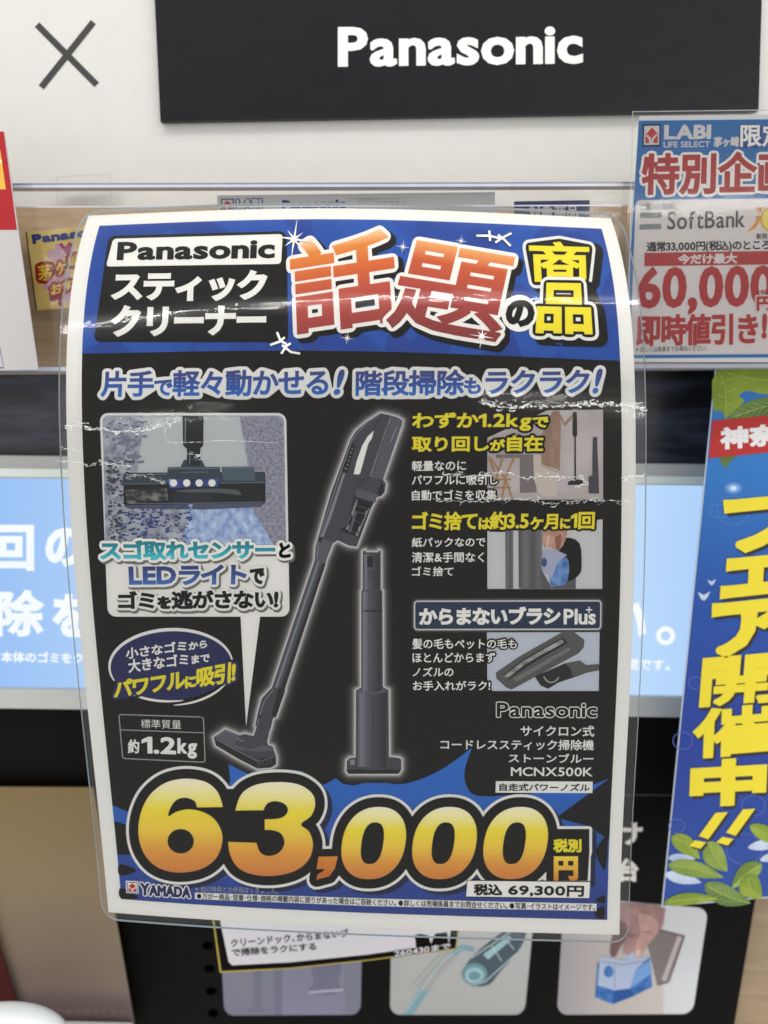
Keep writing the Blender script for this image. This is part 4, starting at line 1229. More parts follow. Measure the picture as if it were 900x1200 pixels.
# --- vacuum cleaner and dock pictures with their printed glow
def z3(pts): return [(300 + x / 4.5, 420 + y / 4.5) for x, y in pts]
def z7(pts): return [(230 + x / 3.3333, 640 + y / 3.3333) for x, y in pts]
GLOWS = [ink('halo_%d' % i, c, 0.12) for i, c in enumerate([(44, 42, 40), (72, 70, 68), (116, 114, 112), (172, 170, 168), (224, 224, 222)])]
SLATE = ink('vacuum_slate', (74, 75, 84), 0.10); SLATED = ink('vacuum_dark', (38, 38, 42), 0.15)
SLATEL = ink('vacuum_light', (142, 144, 153), 0.08); SLATEM = ink('vacuum_mid', (96, 98, 108), 0.08)
HALO = [ink('soft_halo_%d' % i, (c, c - 2, c - 3), 0.15) for i, c in enumerate([30, 42, 56, 74, 98, 128, 162, 196, 220])]
def halo_picture(name, outlines, radii=(11.5, 9.8, 8.2, 6.8, 5.5, 4.3, 3.2, 2.2, 1.3)):
    P, T = [], []
    for o in outlines:
        p, t = tess([o]); b = len(P); P += p; T += [tuple(k + b for k in q) for q in t]
    v0, t0 = dilate(P, T, 0.35)
    root = flat_mesh(name, PS, v0, t0, SLATE, poster, 8)
    for i, r in enumerate(radii):
        v, t = dilate(P, T, r, True)
        flat_mesh('halo', PS, v, t, HALO[i], root, 2.6 + 0.55 * i)
    return root
body = z3([(655, 291), (700, 300), (745, 312), (770, 328), (766, 358), (720, 490), (668, 640), (684, 660), (678, 702), (660, 724), (636, 730), (604, 792), (530, 990), (490, 984), (430, 956), (404, 974), (362, 1082), (311, 1066), (316, 990), (400, 700), (500, 430), (528, 384), (590, 332)])
tube = [z3([(311, 1066)])[0], z3([(366, 1082)])[0], (333.5, 808), (319.5, 804)]
conn = z7([(300, 548), (348, 560), (312, 665), (300, 668), (290, 712), (232, 700), (243, 645), (258, 592)])
neck = z7([(240, 698), (288, 710), (276, 765), (222, 752)])
head = z7([(70, 745), (115, 715), (172, 738), (190, 732), (230, 742), (275, 752), (280, 775), (298, 780), (312, 822), (311, 850), (292, 862), (240, 866), (160, 825), (78, 775)])
vac = halo_picture('vacuum_picture', [body, tube, conn, neck, head])
poly('handle_opening', PS, z3([(622, 380), (612, 420), (592, 450), (550, 604), (543, 612), (515, 610), (530, 545), (560, 460), (590, 410)]), WHITE, vac, 9)
poly('body_side', PS, z3([(700, 302), (745, 313), (769, 330), (764, 358), (716, 490), (664, 640), (610, 640), (600, 620), (650, 480)]), SLATEM, vac, 9)
poly('body_highlight', PS, z3([(704, 320), (710, 322), (640, 520), (606, 625), (600, 622), (635, 515)]), SLATEL, vac, 10)
poly('body_highlight', PS, z3([(470, 575), (480, 580), (400, 830), (356, 942), (344, 938), (392, 800)]), SLATEL, vac, 10)
poly('control_pad', PS, z3(smooth_loop([(512, 450), (521, 470), (486, 590), (468, 602), (458, 590), (490, 470)], 4)), SLATED, vac, 10)
poly('dust_cup', PS, z3([(527, 690), (636, 728), (600, 800), (528, 985), (490, 978), (430, 950), (440, 905), (478, 880)]), SLATED, vac, 9)
poly('cup_band', PS, z3([(527, 690), (540, 684), (640, 716), (630, 760), (524, 728)]), SLATEM, vac, 10)
poly('cup_glint', PS, z3([(528, 740), (540, 744), (486, 905), (474, 900)]), SLATEL, vac, 10)
poly('cup_glint', PS, z3([(580, 800), (585, 802), (532, 935), (524, 932)]), SLATEL, vac, 10)
poly('cup_base', PS, z3([(430, 952), (446, 905), (545, 945), (530, 990), (490, 984)]), SLATE, vac, 11)
poly('brand_mark', PS, z3([(738, 364), (741, 366), (714, 437), (710, 435)]), GREYINK, vac, 11)
for off, w_, mt in ((2.2, 2.6, SLATEM), (4.0, 2.0, SLATEL), (6.2, 1.4, SLATEM), (11.0, 3.2, SLATED)):
    stroke('tube_highlight', PS, [(369.5 + off, 657 + off * .25), (320 + off, 804 + off * .25)], w_, mt, vac, 9 if mt is not SLATEL else 10)
poly('tube_collar', PS, z3([(311, 1066), (316, 1000), (330, 940), (404, 968), (366, 1082)]), SLATEM, vac, 9)
poly('pipe_shade', PS, z7([(322, 552), (348, 560), (312, 665), (294, 662)]), SLATED, vac, 9)
poly('head_top', PS, z7([(76, 744), (115, 718), (170, 738), (210, 760), (262, 775), (296, 784), (300, 796), (240, 800), (150, 790)]), SLATEM, vac, 9)
poly('head_cap', PS, z7([(170, 738), (222, 742), (262, 760), (258, 778), (206, 790), (150, 772)]), SLATE, vac, 10)
poly('head_front', PS, z7([(76, 752), (150, 792), (240, 842), (240, 862), (160, 822), (78, 774)]), SLATED, vac, 10)
poly('head_end', PS, z7([(250, 826), (308, 816), (310, 848), (290, 860), (246, 862)]), SLATED, vac, 10)
dcol = z7([(652, 20), (660, 16), (662, 24), (712, 24), (714, 16), (720, 20), (720, 170), (726, 174), (728, 548), (750, 560), (752, 822), (792, 826), (800, 832), (800, 870), (790, 886), (596, 886), (588, 876), (590, 836), (600, 826), (624, 824), (625, 562), (646, 550), (646, 174), (651, 170)])
dock = halo_picture('dock_picture', [dcol])
ROUND = ramp_ink('round_print_shade', [(0.0, (66, 67, 76)), (0.14, (126, 128, 138)), (0.34, (90, 92, 101)), (0.66, (64, 65, 73)), (0.9, (42, 42, 48)), (1.0, (82, 83, 91))], 'X')
for a, b, t, bt in ((652, 719, 30, 170), (647, 727, 174, 572), (627, 751, 566, 860)):
    poly('dock_section', PS, z7([(a, t), (b, t), (b, bt), (a, bt)]), ROUND, dock, 9)
for yy in (100, 110, 120, 130):
    stroke('dock_slot', PS, z7([(668, yy), (704, yy)]), 0.7, SLATED, dock, 10)
stroke('dock_seam', PS, z7([(690, 590), (690, 850)]), 0.6, SLATED, dock, 10)
poly('dock_button', PS, z7([(600, 832), (618, 830), (620, 850), (602, 852)]), SLATEL, dock, 10)
poly('dock_highlight', PS, z7([(652, 180), (656, 180), (656, 572), (652, 572)]), SLATEL, dock, 10)
poly('dock_window', PS, z7([(668, 38), (690, 38), (690, 80), (668, 80)]), SLATED, dock, 10)
poly('dock_rim', PS, z7([(646, 248), (728, 248), (728, 254), (646, 254)]), SLATED, dock, 10)
poly('dock_rim', PS, z7([(626, 562), (646, 570), (690, 576), (728, 570), (750, 562), (750, 556), (728, 550), (727, 562), (690, 568), (648, 562), (646, 550)]), SLATEM, dock, 10)
poly('dock_foot', PS, z7([(590, 872), (640, 868), (690, 874), (752, 868), (800, 872), (790, 886), (596, 886)]), SLATED, dock, 9)

# finer print detail on the vacuum
for k in range(6):
    x_, y_ = 508 - 6.2 * k, 476 + 21 * k
    poly('pad_icon', PS, z3(oval_pts(x_, y_, 3.2, 4.2, 8)), GREYINK, vac, 11)
stroke('body_seam', PS, z3([(655, 300), (640, 335), (622, 380)]), 0.6, SLATED, vac, 11)
stroke('body_seam', PS, z3([(700, 304), (690, 380), (650, 490), (604, 640)]), 0.7, SLATED, vac, 11)
stroke('body_seam', PS, z3([(527, 690), (560, 640), (600, 628), (664, 642)]), 0.7, SLATED, vac, 11)
stroke('body_rim', PS, z3([(655, 294), (600, 330), (540, 385), (508, 430), (440, 620), (372, 830), (325, 985)]), 0.9, SLATEL, vac, 11)
stroke('body_rim', PS, z3([(764, 362), (720, 490), (672, 628)]), 0.8, SLATEL, vac, 11)
poly('latch', PS, z3([(640, 715), (652, 672), (664, 650), (684, 660), (676, 700), (660, 722)]), SLATED, vac, 11)
stroke('latch_glint', PS, z3([(666, 656), (681, 664), (676, 694)]), 0.6, SLATEL, vac, 12)
poly('cup_inner', PS, z3([(530, 742), (604, 768), (574, 840), (520, 960), (468, 930), (490, 860)]), ink('cup_black', (20, 20, 23), 0.2), vac, 10)
for pts in ([(520, 770), (588, 794)], [(512, 800), (575, 822)], [(496, 845), (556, 866)], [(480, 900), (532, 920)]):
    stroke('cup_ring', PS, z3(pts), 0.7, SLATEM, vac, 11)
poly('cup_post', PS, z3([(520, 800), (534, 805), (500, 920), (488, 914)]), SLATEM, vac, 11)
stroke('cup_glint', PS, z3([(596, 790), (560, 870), (534, 935)]), 0.9, GREYINK, vac, 12)
poly('tube_button', PS, z3([(333, 940), (352, 945), (346, 968), (330, 964)]), SLATED, vac, 11)
stroke('collar_glint', PS, z3([(330, 985), (322, 1055)]), 0.9, SLATEL, vac, 11)
stroke('pipe_glint', PS, z7([(304, 556), (268, 600), (252, 650), (240, 694)]), 1.0, SLATEL, vac, 11)
poly('pipe_button', PS, z7([(246, 656), (256, 658), (253, 672), (243, 670)]), SLATED, vac, 11)
stroke('head_glint', PS, z7([(80, 742), (115, 719), (168, 738)]), 0.8, SLATEL, vac, 12)
stroke('head_glint', PS, z7([(80, 752), (150, 790), (244, 838), (306, 818)]), 0.6, SLATEL, vac, 12)
stroke('head_label', PS, z7([(160, 748), (188, 760)]), 0.7, GREYINK, vac, 12)
for k in range(5):
    stroke('head_rib', PS, z7([(254 + k * 10, 832 - k * 2), (254 + k * 10, 856 - k * 2)]), 0.5, SLATEM, vac, 12)

# --- right column
YO = [(2.6, DARK)]
PH = mottled('photo_wall', (182, 172, 174), (204, 196, 196), (2, 2), 2, 0.3, 0.7, grain_amt=0.05)
ph = poly('inset_photo', PS, [(571, 513), (641, 481), (706.5, 480), (706.5, 585.5), (571, 585.5)], PH, poster, 3)
def z4(pts): return [(470 + x / 3.6, 470 + y / 3.6) for x, y in pts]
FL_ = ink('photo_floor', (190, 184, 182), 0.06)
poly('photo_floor', PS, z4([(365, 385), (850, 375), (850, 415), (365, 415)]), FL_, ph, 4)
SHLF = ink('photo_shelf', (128, 120, 122), 0.1)
poly('photo_shelf', PS, z4([(400, 225), (570, 225), (570, 385), (500, 388), (500, 240), (400, 240)]), SHLF, ph, 4)
COAT = mottled('coat_tan', (142, 112, 92), (176, 146, 124), (8, 3), 3, 0.3, 0.7)
pers = poly('photo_person', PS, z4([(640, 42), (668, 42), (674, 100), (668, 290), (655, 300), (585, 270), (590, 150), (620, 80)]), COAT, ph, 5)
poly('photo_arm', PS, z4([(668, 70), (690, 108), (730, 62), (728, 48), (690, 90), (672, 55)]), COAT, ph, 5)
poly('photo_trousers', PS, z4([(556, 225), (588, 225), (592, 268), (660, 288), (664, 300), (656, 395), (640, 404), (600, 404), (575, 380), (560, 330)]), ink('cloth_cream', (206, 196, 188), 0.08), ph, 5)
WOODP = ink('chair_wood', (176, 136, 92), 0.1)
for pts in ([(372, 235), (440, 330), (470, 415)], [(430, 230), (400, 330), (385, 412)], [(370, 240), (395, 300)], [(480, 230), (440, 320), (425, 412)], [(385, 330), (465, 330)], [(395, 365), (462, 365)]):
    stroke('photo_chair', PS, z4(pts), 2.2, WOODP, ph, 6)
poly('photo_vacuum', PS, z4([(724, 46), (740, 46), (742, 140), (736, 155), (737, 330), (766, 335), (766, 352), (702, 354), (704, 340), (730, 330), (730, 155), (722, 140)]), SLATED, ph, 6)
poly('photo_dock', PS, z4([(808, 152), (826, 152), (828, 225), (832, 318), (834, 390), (790, 390), (790, 318), (806, 312), (806, 225)]), SLATE, ph, 6)
text('lettering', PS, [('わずか', 1), ('1.2kg', 1), ('で', .75)], [(483, 483.5), (643, 482.5), (642, 505), (482.5, 505.5)], YELLOW, poster, 7, bold=0.75, outs=YO, track=0.94)
text('lettering', PS, [('取り回し', 1), ('が', .75), ('自在', 1)], [(482.5, 511), (636.5, 510), (636, 529), (482.5, 529.5)], YELLOW, poster, 7, bold=0.75, outs=YO, track=0.97)
CO = [(1.8, DARK)]
for s, q in (('軽量なのに', [(482.5, 540), (546, 539), (546, 551.5), (482.5, 552)]),
             ('パワフルに吸引し', [(482.5, 556.5), (583, 556), (583, 568), (482.5, 568.5)]),
             ('自動でゴミを収集', [(482.5, 574), (581.5, 573.5), (581.5, 586), (482.5, 586.5)]),
             ('紙パックなので', [(482.5, 629.5), (568.5, 629), (568.5, 640.5), (482.5, 641)]),
             ('清潔&手間なく', [(482.5, 646.5), (567, 646.5), (567, 658.5), (482.5, 659)]),
             ('ゴミ捨て', [(482.5, 663.5), (531.5, 663.5), (531, 674.5), (482.5, 675)]),
             ('髪の毛もペットの毛も', [(483, 747.5), (605.5, 748), (605, 759.5), (483, 760)]),
             ('ほとんどからまず', [(483, 764), (580, 764), (580, 775.5), (483.5, 776)]),
             ('ノズルの', [(483.5, 781), (531.5, 781), (531, 792), (483.5, 792)]),
             ('お手入れがラク!', [(483.5, 797), (574.5, 797), (574, 808.5), (484, 808.5)])):
    text('caption', PS, s, q, WHITE, poster, 9, bold=0.22, outs=CO)
text('lettering', PS, [('ゴミ捨て', 1), ('は', .7), ('約', 1), ('3.5', 1), ('ヶ月', .9), ('に', .65), ('1', 1), ('回', 1)], [(483, 599.5), (697, 598.5), (696, 620), (482.5, 621.5)], YELLOW, poster, 7, bold=0.75, outs=YO, track=0.93)
ph = poly('inset_photo', PS, [(571, 622), (697, 621), (700, 609), (706, 608.5), (705.5, 690), (571, 690)], ink('photo_pale', (206, 208, 210), 0.04), poster, 3)
def z8(pts): return [(560 + x / 5.806, 595 + y / 5.806) for x, y in pts]
CYL = ramp_ink('cylinder_shade', [(0.0, (70, 70, 74)), (0.3, (120, 120, 124)), (0.6, (84, 84, 88)), (1.0, (120, 122, 126))], 'X')
poly('photo_tube', PS, z8([(275, 150), (435, 150), (435, 545), (278, 545)]), CYL, ph, 4)
poly('photo_pole', PS, z8([(185, 150), (240, 150), (240, 550), (188, 550)]), CYL, ph, 4)
poly('photo_case', PS, z8([(420, 400), (500, 540), (600, 500), (665, 480), (665, 550), (280, 550), (300, 545), (420, 540)]), ink('case_grey', (92, 92, 98), 0.1), ph, 4)
poly('photo_frame', PS, z8(smooth_loop([(590, 205), (690, 240), (704, 400), (690, 450), (640, 490), (560, 490), (545, 300)], 3)), DARK, ph, 5)
poly('photo_bag', PS, z8(smooth_loop([(490, 520), (500, 400), (560, 340), (600, 335), (620, 400), (600, 510), (540, 530)], 3)), mottled('bag_blue', (52, 104, 176), (130, 172, 220), (12, 12), 3, 0.3, 0.7), ph, 6)
poly('photo_bag_card', PS, z8([(440, 280), (540, 290), (605, 320), (540, 370), (500, 475), (440, 430)]), ink('card_lilac', (176, 180, 204), 0.08), ph, 7)
poly('photo_bag_mark', PS, z8([(450 + 18 * math.cos(k * .7), 370 + 32 * math.sin(k * .7)) for k in range(9)]), ink('mark_blue', (58, 84, 140), 0.1), ph, 8)
SKIN = mottled('skin_print', (170, 118, 102), (210, 168, 152), (5, 5), 2, 0.3, 0.7)
poly('photo_finger', PS, z8([(520, 200), (560, 180), (566, 230), (548, 288), (530, 280)]), ink('skin_line', (150, 98, 86), 0.1), ph, 9)
poly('photo_finger', PS, z8([(470, 190), (486, 186), (482, 240), (470, 262), (458, 262)]), ink('skin_pale', (224, 190, 174), 0.06), ph, 9)
poly('photo_hand', PS, z8([(440, 160), (605, 155), (600, 200), (575, 260), (548, 290), (500, 270), (470, 262), (455, 270), (438, 240)]), SKIN, ph, 8)

tag_ = poly('name_plate', PS, rquad([(486.5, 705), (703, 704.5), (702.5, 736), (486.5, 736.5)], 3), ink('plate_navy', (38, 52, 82), 0.1), poster, 8)
P0, T0 = tess([rquad([(486.5, 705), (703, 704.5), (702.5, 736), (486.5, 736.5)], 3)])
for r, k in ((4.6, 0), (3.4, 1), (2.4, 2), (1.5, 4)):
    v, t = dilate(P0, T0, r, True)
    flat_mesh('halo', PS, v, t, GLOWS[k], tag_, 4 + (k if k < 3 else 3))
text('lettering', PS, 'からまないブラシ', [(491, 711), (657, 710), (656, 731.5), (491, 732)], WHITE, tag_, 9, bold=1.1, track=0.95)
text('lettering', PS, 'Plus', [(660, 713), (698, 713), (697.5, 731.5), (660, 731.5)], WHITE, tag_, 9, bold=0.7)
stroke('plus_sign', PS, [(686, 714.2), (693.5, 714.2)], 1.4, WHITE, tag_, 9)
stroke('plus_sign', PS, [(689.8, 710.5), (689.8, 718)], 1.4, WHITE, tag_, 9)
ph = poly('inset_photo', PS, [(570.5, 737.5), (702.5, 737.5), (701.5, 809.5), (577, 809.5), (571, 796)], ink('photo_blue_grey', (196, 204, 216), 0.05), poster, 3)
def z9(pts): return [(555 + x / 5.625, 730 + y / 5.625) for x, y in pts]
poly('photo_brush_head', PS, z9([(145, 325), (300, 220), (590, 55), (650, 50), (730, 110), (725, 160), (690, 200), (560, 270), (250, 438), (215, 425), (150, 365)]), ink('head_grey', (92, 92, 92), 0.12), ph, 4)
poly('photo_brush_slot', PS, z9([(190, 345), (330, 235), (585, 95), (620, 130), (400, 255), (230, 370)]), SLATED, ph, 5)
poly('photo_brush_roll', PS, z9([(195, 350), (330, 245), (580, 105), (595, 128), (450, 205), (330, 275), (225, 362)]), mottled('roll_fibre', (120, 120, 118), (186, 186, 184), (5, 16), 3, 0.35, 0.65), ph, 6)
poly('photo_brush_band', PS, z9([(260, 365), (620, 160), (640, 175), (285, 385)]), ink('head_light', (124, 124, 124), 0.1), ph, 5)
poly('photo_brush_joint', PS, z9([(400, 350), (520, 300), (600, 265), (700, 245), (740, 275), (825, 270), (825, 310), (750, 325), (650, 360), (560, 390), (490, 432), (440, 410)]), SLATED, ph, 5)
poly('photo_brush_joint', PS, z9([(600, 265), (700, 245), (740, 275), (825, 270), (825, 310), (750, 325), (650, 350), (640, 300)]), ink('head_grey', (92, 92, 92), 0.12), ph, 6)
stroke('photo_brush_clip', PS, z9(smooth_loop([(460, 350), (490, 385), (530, 385), (560, 355)], 5, False)), 1.6, GREYINK, ph, 7)

text('logo_lettering', PS, 'Panasonic', [(582, 823), (699.5, 823.5), (699, 840.5), (582, 840)], DARK, poster, 3, bold=0.65, by=0.5, outs=[(1.0, WHITE)])
for s, q in (('サイクロン式', [(610, 850), (696.5, 850), (696, 863), (610, 862.5)]),
             ('コードレススティック掃除機', [(516, 866), (696, 866.5), (695.5, 879), (516, 878)]),
             ('ストーンブルー', [(596, 882.5), (695.5, 883), (695, 894), (596, 893)]),
             ('MCNX500K', [(598.5, 898.5), (694.5, 899), (694, 909.5), (598.5, 909)])):
    text('caption', PS, s, q, WHITE, poster, 4, bold=0.25)
bx = poly('feature_tag', PS, [(581, 915), (694.5, 915.5), (694, 929), (580.5, 928.5)], WHITE, poster, 4)
text('caption', PS, '自走式パワーノズル', [(585, 917.5), (691, 918), (690.5, 927), (585, 926.5)], DARK, bx, 5, bold=0.3)

# --- blue burst behind the price
BURST = ramp_ink('burst_blue', [(0.0, (34, 58, 140)), (0.35, (28, 76, 168)), (0.7, (28, 104, 196)), (1.0, (34, 116, 208))])
pb = lambda v: tuple(float(q[0]) for q in PS.uv(np.array([U0 + 0.0005]), np.array([v])))
pr = lambda v: tuple(float(q[0]) for q in PS.uv(np.array([U1 - 0.0005]), np.array([v])))
bot = [tuple(float(q[0]) for q in PS.uv(np.array([u]), np.array([V1 - 0.0006]))) for u in np.linspace(U0 + 0.0005, U1 - 0.0005, 14)]
top = [pb(0.846), (150, 951), (175, 955), (250, 960), (270, 915), (266, 880), (272, 884), (290, 897), (306, 903), (330, 905), (352, 903), (354.6, 903.5)] + \
      smooth_loop([(354.6, 904), (360, 913), (370, 920), (380, 919), (393.6, 911.6)], 3, False)[1:] + \
      smooth_loop([(393.6, 911.6), (402, 918), (415, 920), (428, 916), (437, 907)], 3, False)[1:] + \
      smooth_loop([(437, 907), (448, 914), (465, 919), (490, 914), (520, 900), (553, 876)], 3, False)[1:] + \
      smooth_loop([(553, 876), (545, 900), (545, 916), (552, 929), (565, 933), (590, 932), (640, 928), (680, 924), (714, 912)], 3, False)[1:] + \
      [(668, 946), (652, 958), (690, 968), (700, 975), pr(0.868)]
burst = poly('price_burst', PS, top + bot[::-1], BURST, poster, 2)
def blob(pts, sm=True):
    poly('dark_cloud', PS, smooth_loop(pts, 4) if sm else pts, BLACK, burst, 3)
poly('dark_cloud', PS, [pb(0.868)] + [(150, 967), (175, 980), (190, 995), (160, 1002), pb(0.916)], BLACK, burst, 3)
blob([(139.5, 1013), (152, 1015), (160, 1020), (152, 1024), (140, 1025)])
blob([(140.5, 1041), (152, 1044), (162, 1052), (142, 1052.5)])
blob([(712, 981), (704, 986), (698, 998), (702, 1010), (709.5, 1018)])
blob([(708.5, 1049), (698, 1054), (701, 1057), (708, 1058)])
blob([(708, 1062), (698, 1066), (697, 1072), (701, 1075.5), (707.5, 1076)])

# --- price numerals
GOLD = ramp_ink('gold_gradient', [(0.0, (218, 138, 66)), (0.22, (230, 164, 66)), (0.45, (242, 212, 74)), (0.68, (244, 228, 60)), (0.85, (246, 238, 170)), (1.0, (248, 244, 222))])
price_boxes = [('6', (163, 911, 261, 1021), 9.6), ('3', (267.5, 915.5, 369, 1026), 9.6), ('0', (399, 945, 478, 1029), 8.6), ('0', (482, 945, 560.5, 1029.5), 8.6), ('0', (565, 945, 643, 1030), 8.6)]
BANDW, BANDB, BANDS = 14.5, 11.2, 14.0
def zp(pts): return [(100 + x / 2.727, 880 + y / 2.727) for x, y in pts]
def sell(cx, cy, rx, ry, sh, e=2.3, n=56):
    out = []
    for k in range(n):
        a = 2 * math.pi * k / n
        x = math.copysign(abs(math.cos(a)) ** (2 / e), math.cos(a)) * rx
        y = math.copysign(abs(math.sin(a)) ** (2 / e), math.sin(a)) * ry
        out.append((cx + x - sh * y, cy + y))
    return out
six = zp(smooth_loop([(358, 178), (350, 158), (322, 147), (292, 155), (273, 180), (267, 206), (292, 192), (330, 184), (375, 192), (414, 216), (437, 258), (436, 302), (414, 346), (365, 377), (292, 386), (228, 367), (187, 322), (171, 262), (178, 198), (206, 140), (256, 100), (320, 86), (384, 96), (422, 126), (439, 168)], 5, False) + [(440, 177)])
six_hole = zp(oval_pts(306, 286, 42, 39, 28))
three = zp([(480, 188)] + smooth_loop([(480, 187), (500, 135), (545, 106), (612, 97), (680, 104), (724, 132), (735, 168), (722, 205), (690, 232), (716, 256), (728, 298), (714, 345), (674, 379), (610, 396), (540, 393), (490, 371), (464, 330), (457, 288)], 5, False) +
           [(548, 291)] + smooth_loop([(548, 292), (560, 322), (588, 333), (620, 322), (637, 292), (626, 262), (600, 251), (574, 250)], 4, False)[1:] + [(574, 216)] +
           smooth_loop([(574, 216), (615, 214), (640, 203), (648, 184), (636, 166), (608, 158), (582, 166), (570, 187)], 4, False)[1:])
def zq(v): return (400 + v[0] / 2.5, 880 + v[1] / 2.5)
pieces = [tess([six, six_hole]), tess([three])]
for c_ in (95, 302, 510):
    pieces.append(tess([[zq(v) for v in sell(c_, 267.5, 93, 106, 0.14, 2.25)], [zq(v) for v in sell(c_ - 4, 268, 32, 61, 0.14, 2.5)]]))
pieces = [(V, T, 0.0) for V, T in pieces]
solids = [tess([six]), tess([three]), tess([zp([(425, 150), (500, 150), (600, 200), (600, 270), (440, 330)])])] + [tess([[zq(v) for v in sell(c_, 267.5, 93, 106, 0.14, 2.25)]]) for c_ in (95, 302, 510)]
comma = [(373.5, 1003), (396, 1002.5), (392.5, 1017), (386, 1026), (371, 1030), (372, 1024), (379, 1020), (380.5, 1017.5), (371, 1017.5)]
pc, tcm = tess([comma])
def grow(r):
    out = []
    for V, T in solids:
        out.append(dilate(V, T, r, True))
    out.append(dilate(pc, tcm, max(r - 2.5, 0.5), True))
    if r > 1:
        q, t = tess([[(640, 971), (690, 971), (690, 998), (688.5, 1003), (688, 1031), (640, 1031)]])
        out.append(dilate(q, t, max(r - 11.2, 0.05) + 0.2, True))
    P, T = [], []
    for v, t in out:
        b = len(P); P += v; T += [tuple(k + b for k in f) for f in t]
    # union of all the pieces
    faces = []
    for f in T:
        a = sum(P[f[k]][0] * P[f[(k + 1) % len(f)]][1] - P[f[(k + 1) % len(f)]][0] * P[f[k]][1] for k in range(len(f)))
        faces.append(list(f) if a > 0 else list(f)[::-1])
    J = []
    for i, (v, t) in enumerate(out):
        J += [(i % 4) * 6e-6] * len(v)
    return P, T, J
price = bpy.data.objects.new('price_numerals', None); COL.objects.link(price); price.parent = poster
for V, T, bd in pieces:
    flat_mesh('numeral', PS, V, T, GOLD, price, 9)
flat_mesh('numeral', PS, pc, tcm, ramp_ink('gold_low', [(0, (206, 110, 40)), (1, (226, 150, 50))]), price, 9)
P, T, J = grow(BANDB); flat_mesh('numeral_ground', PS, P, T, DARK, price, 7, None, J)
P, T, J = grow(BANDW); flat_mesh('numeral_outline', PS, P, T, WHITE, price, 6, None, J)
P, T, J = grow(BANDS); flat_mesh('numeral_shadow', PS, [(x + 6, y + 5) for x, y in P], T, ink('shadow_navy', (26, 34, 70), 0.15), price, 4, None, J)
text('tax_lettering', PS, '税別', (648, 982, 681, 998), YELLOW, price, 9, bold=0.8)
text('tax_lettering', PS, '円', (648.5, 1002.5, 677, 1031), ramp_ink('gold_small', [(0, (218, 138, 50)), (0.5, (240, 190, 60)), (1, (246, 224, 70))]), price, 9, bold=1.6)
tb = poly('tax_box', PS, [(547.5, 1031), (691, 1032.5), (690, 1051.5), (546, 1049.5)], WHITE, price, 10)
poly('tax_box_edge', PS, ribbon([(547, 1030.5), (691.3, 1032), (690.3, 1052), (545.7, 1050), (547, 1030.5), (560, 1030.6)], 1.0), DARK, tb, 11)
text('tax_lettering', PS, '税込', [(555, 1034.5), (588, 1034.8), (588, 1048.5), (555, 1048)], DARK, tb, 11, bold=0.7)
text('tax_lettering', PS, '69,300円', [(595.5, 1035.8), (684, 1037), (683.5, 1050.5), (595, 1049)], DARK, tb, 11, bold=0.6, track=.9)

# --- shop mark and small print
lg = poly('shop_logo', PS, [(147.5, 1031.5), (162.5, 1032.2), (162.8, 1046.8), (148.2, 1046)], WHITE, poster, 4)
REDM = ink('logo_red', (196, 46, 46), 0.08)
poly('logo_frame', PS, ribbon([(149.2, 1033.2), (161.2, 1033.8), (161.4, 1045.2), (149.8, 1044.6), (149.2, 1033.2), (152, 1033.3)], 0.9), NAVY, lg, 5)
poly('logo_diamond', PS, [(155.3, 1034.6), (159.6, 1038.2), (157.8, 1039.6), (155.4, 1041), (153, 1039.6), (151.2, 1038)], REDM, lg, 5)
poly('logo_diamond', PS, [(151, 1040), (154.6, 1042), (154.8, 1044), (151.2, 1043.8)], REDM, lg, 5)
poly('logo_diamond', PS, [(160, 1040.4), (156.3, 1042.1), (156.4, 1044.1), (160.2, 1044.2)], REDM, lg, 5)
text('logo_lettering', PS, [('Y', 1.15), ('AMADA', 1)], [(164.5, 1034), (224, 1037.5), (223.5, 1052), (165, 1048.5)], NAVY, poster, 4, bold=0.9, outs=[(1.4, WHITE)])
text('small_print', PS, '※他の特典との併用はできません。', [(229, 1037.5), (326, 1040), (326, 1047), (229, 1045)], GREYINK, poster, 4)
st = poly('notice_strip', PS, [(228.5, 1045.5), (430, 1052.3), (560, 1055.6), (699, 1058.6), (698.7, 1067.2), (560, 1064.4), (430, 1061.2), (228.5, 1053.2)], WHITE, poster, 4)
text('small_print', PS, '●万が一商品･型番･仕様･価格の掲載内容に誤りがあった場合はご容赦ください。', [(231, 1046), (464, 1053.6), (464, 1061.6), (231, 1053)], DARK, st, 5, bold=0.12)
text('small_print', PS, '●詳しくは売場係員までお問合せください。', [(467, 1053.8), (594, 1056.6), (594, 1064.6), (467, 1061.6)], DARK, st, 5, bold=0.12)
text('small_print', PS, '●写真･イラストはイメージです。', [(597, 1057), (697, 1059), (697, 1066.6), (597, 1064.8)], DARK, st, 5, bold=0.12)

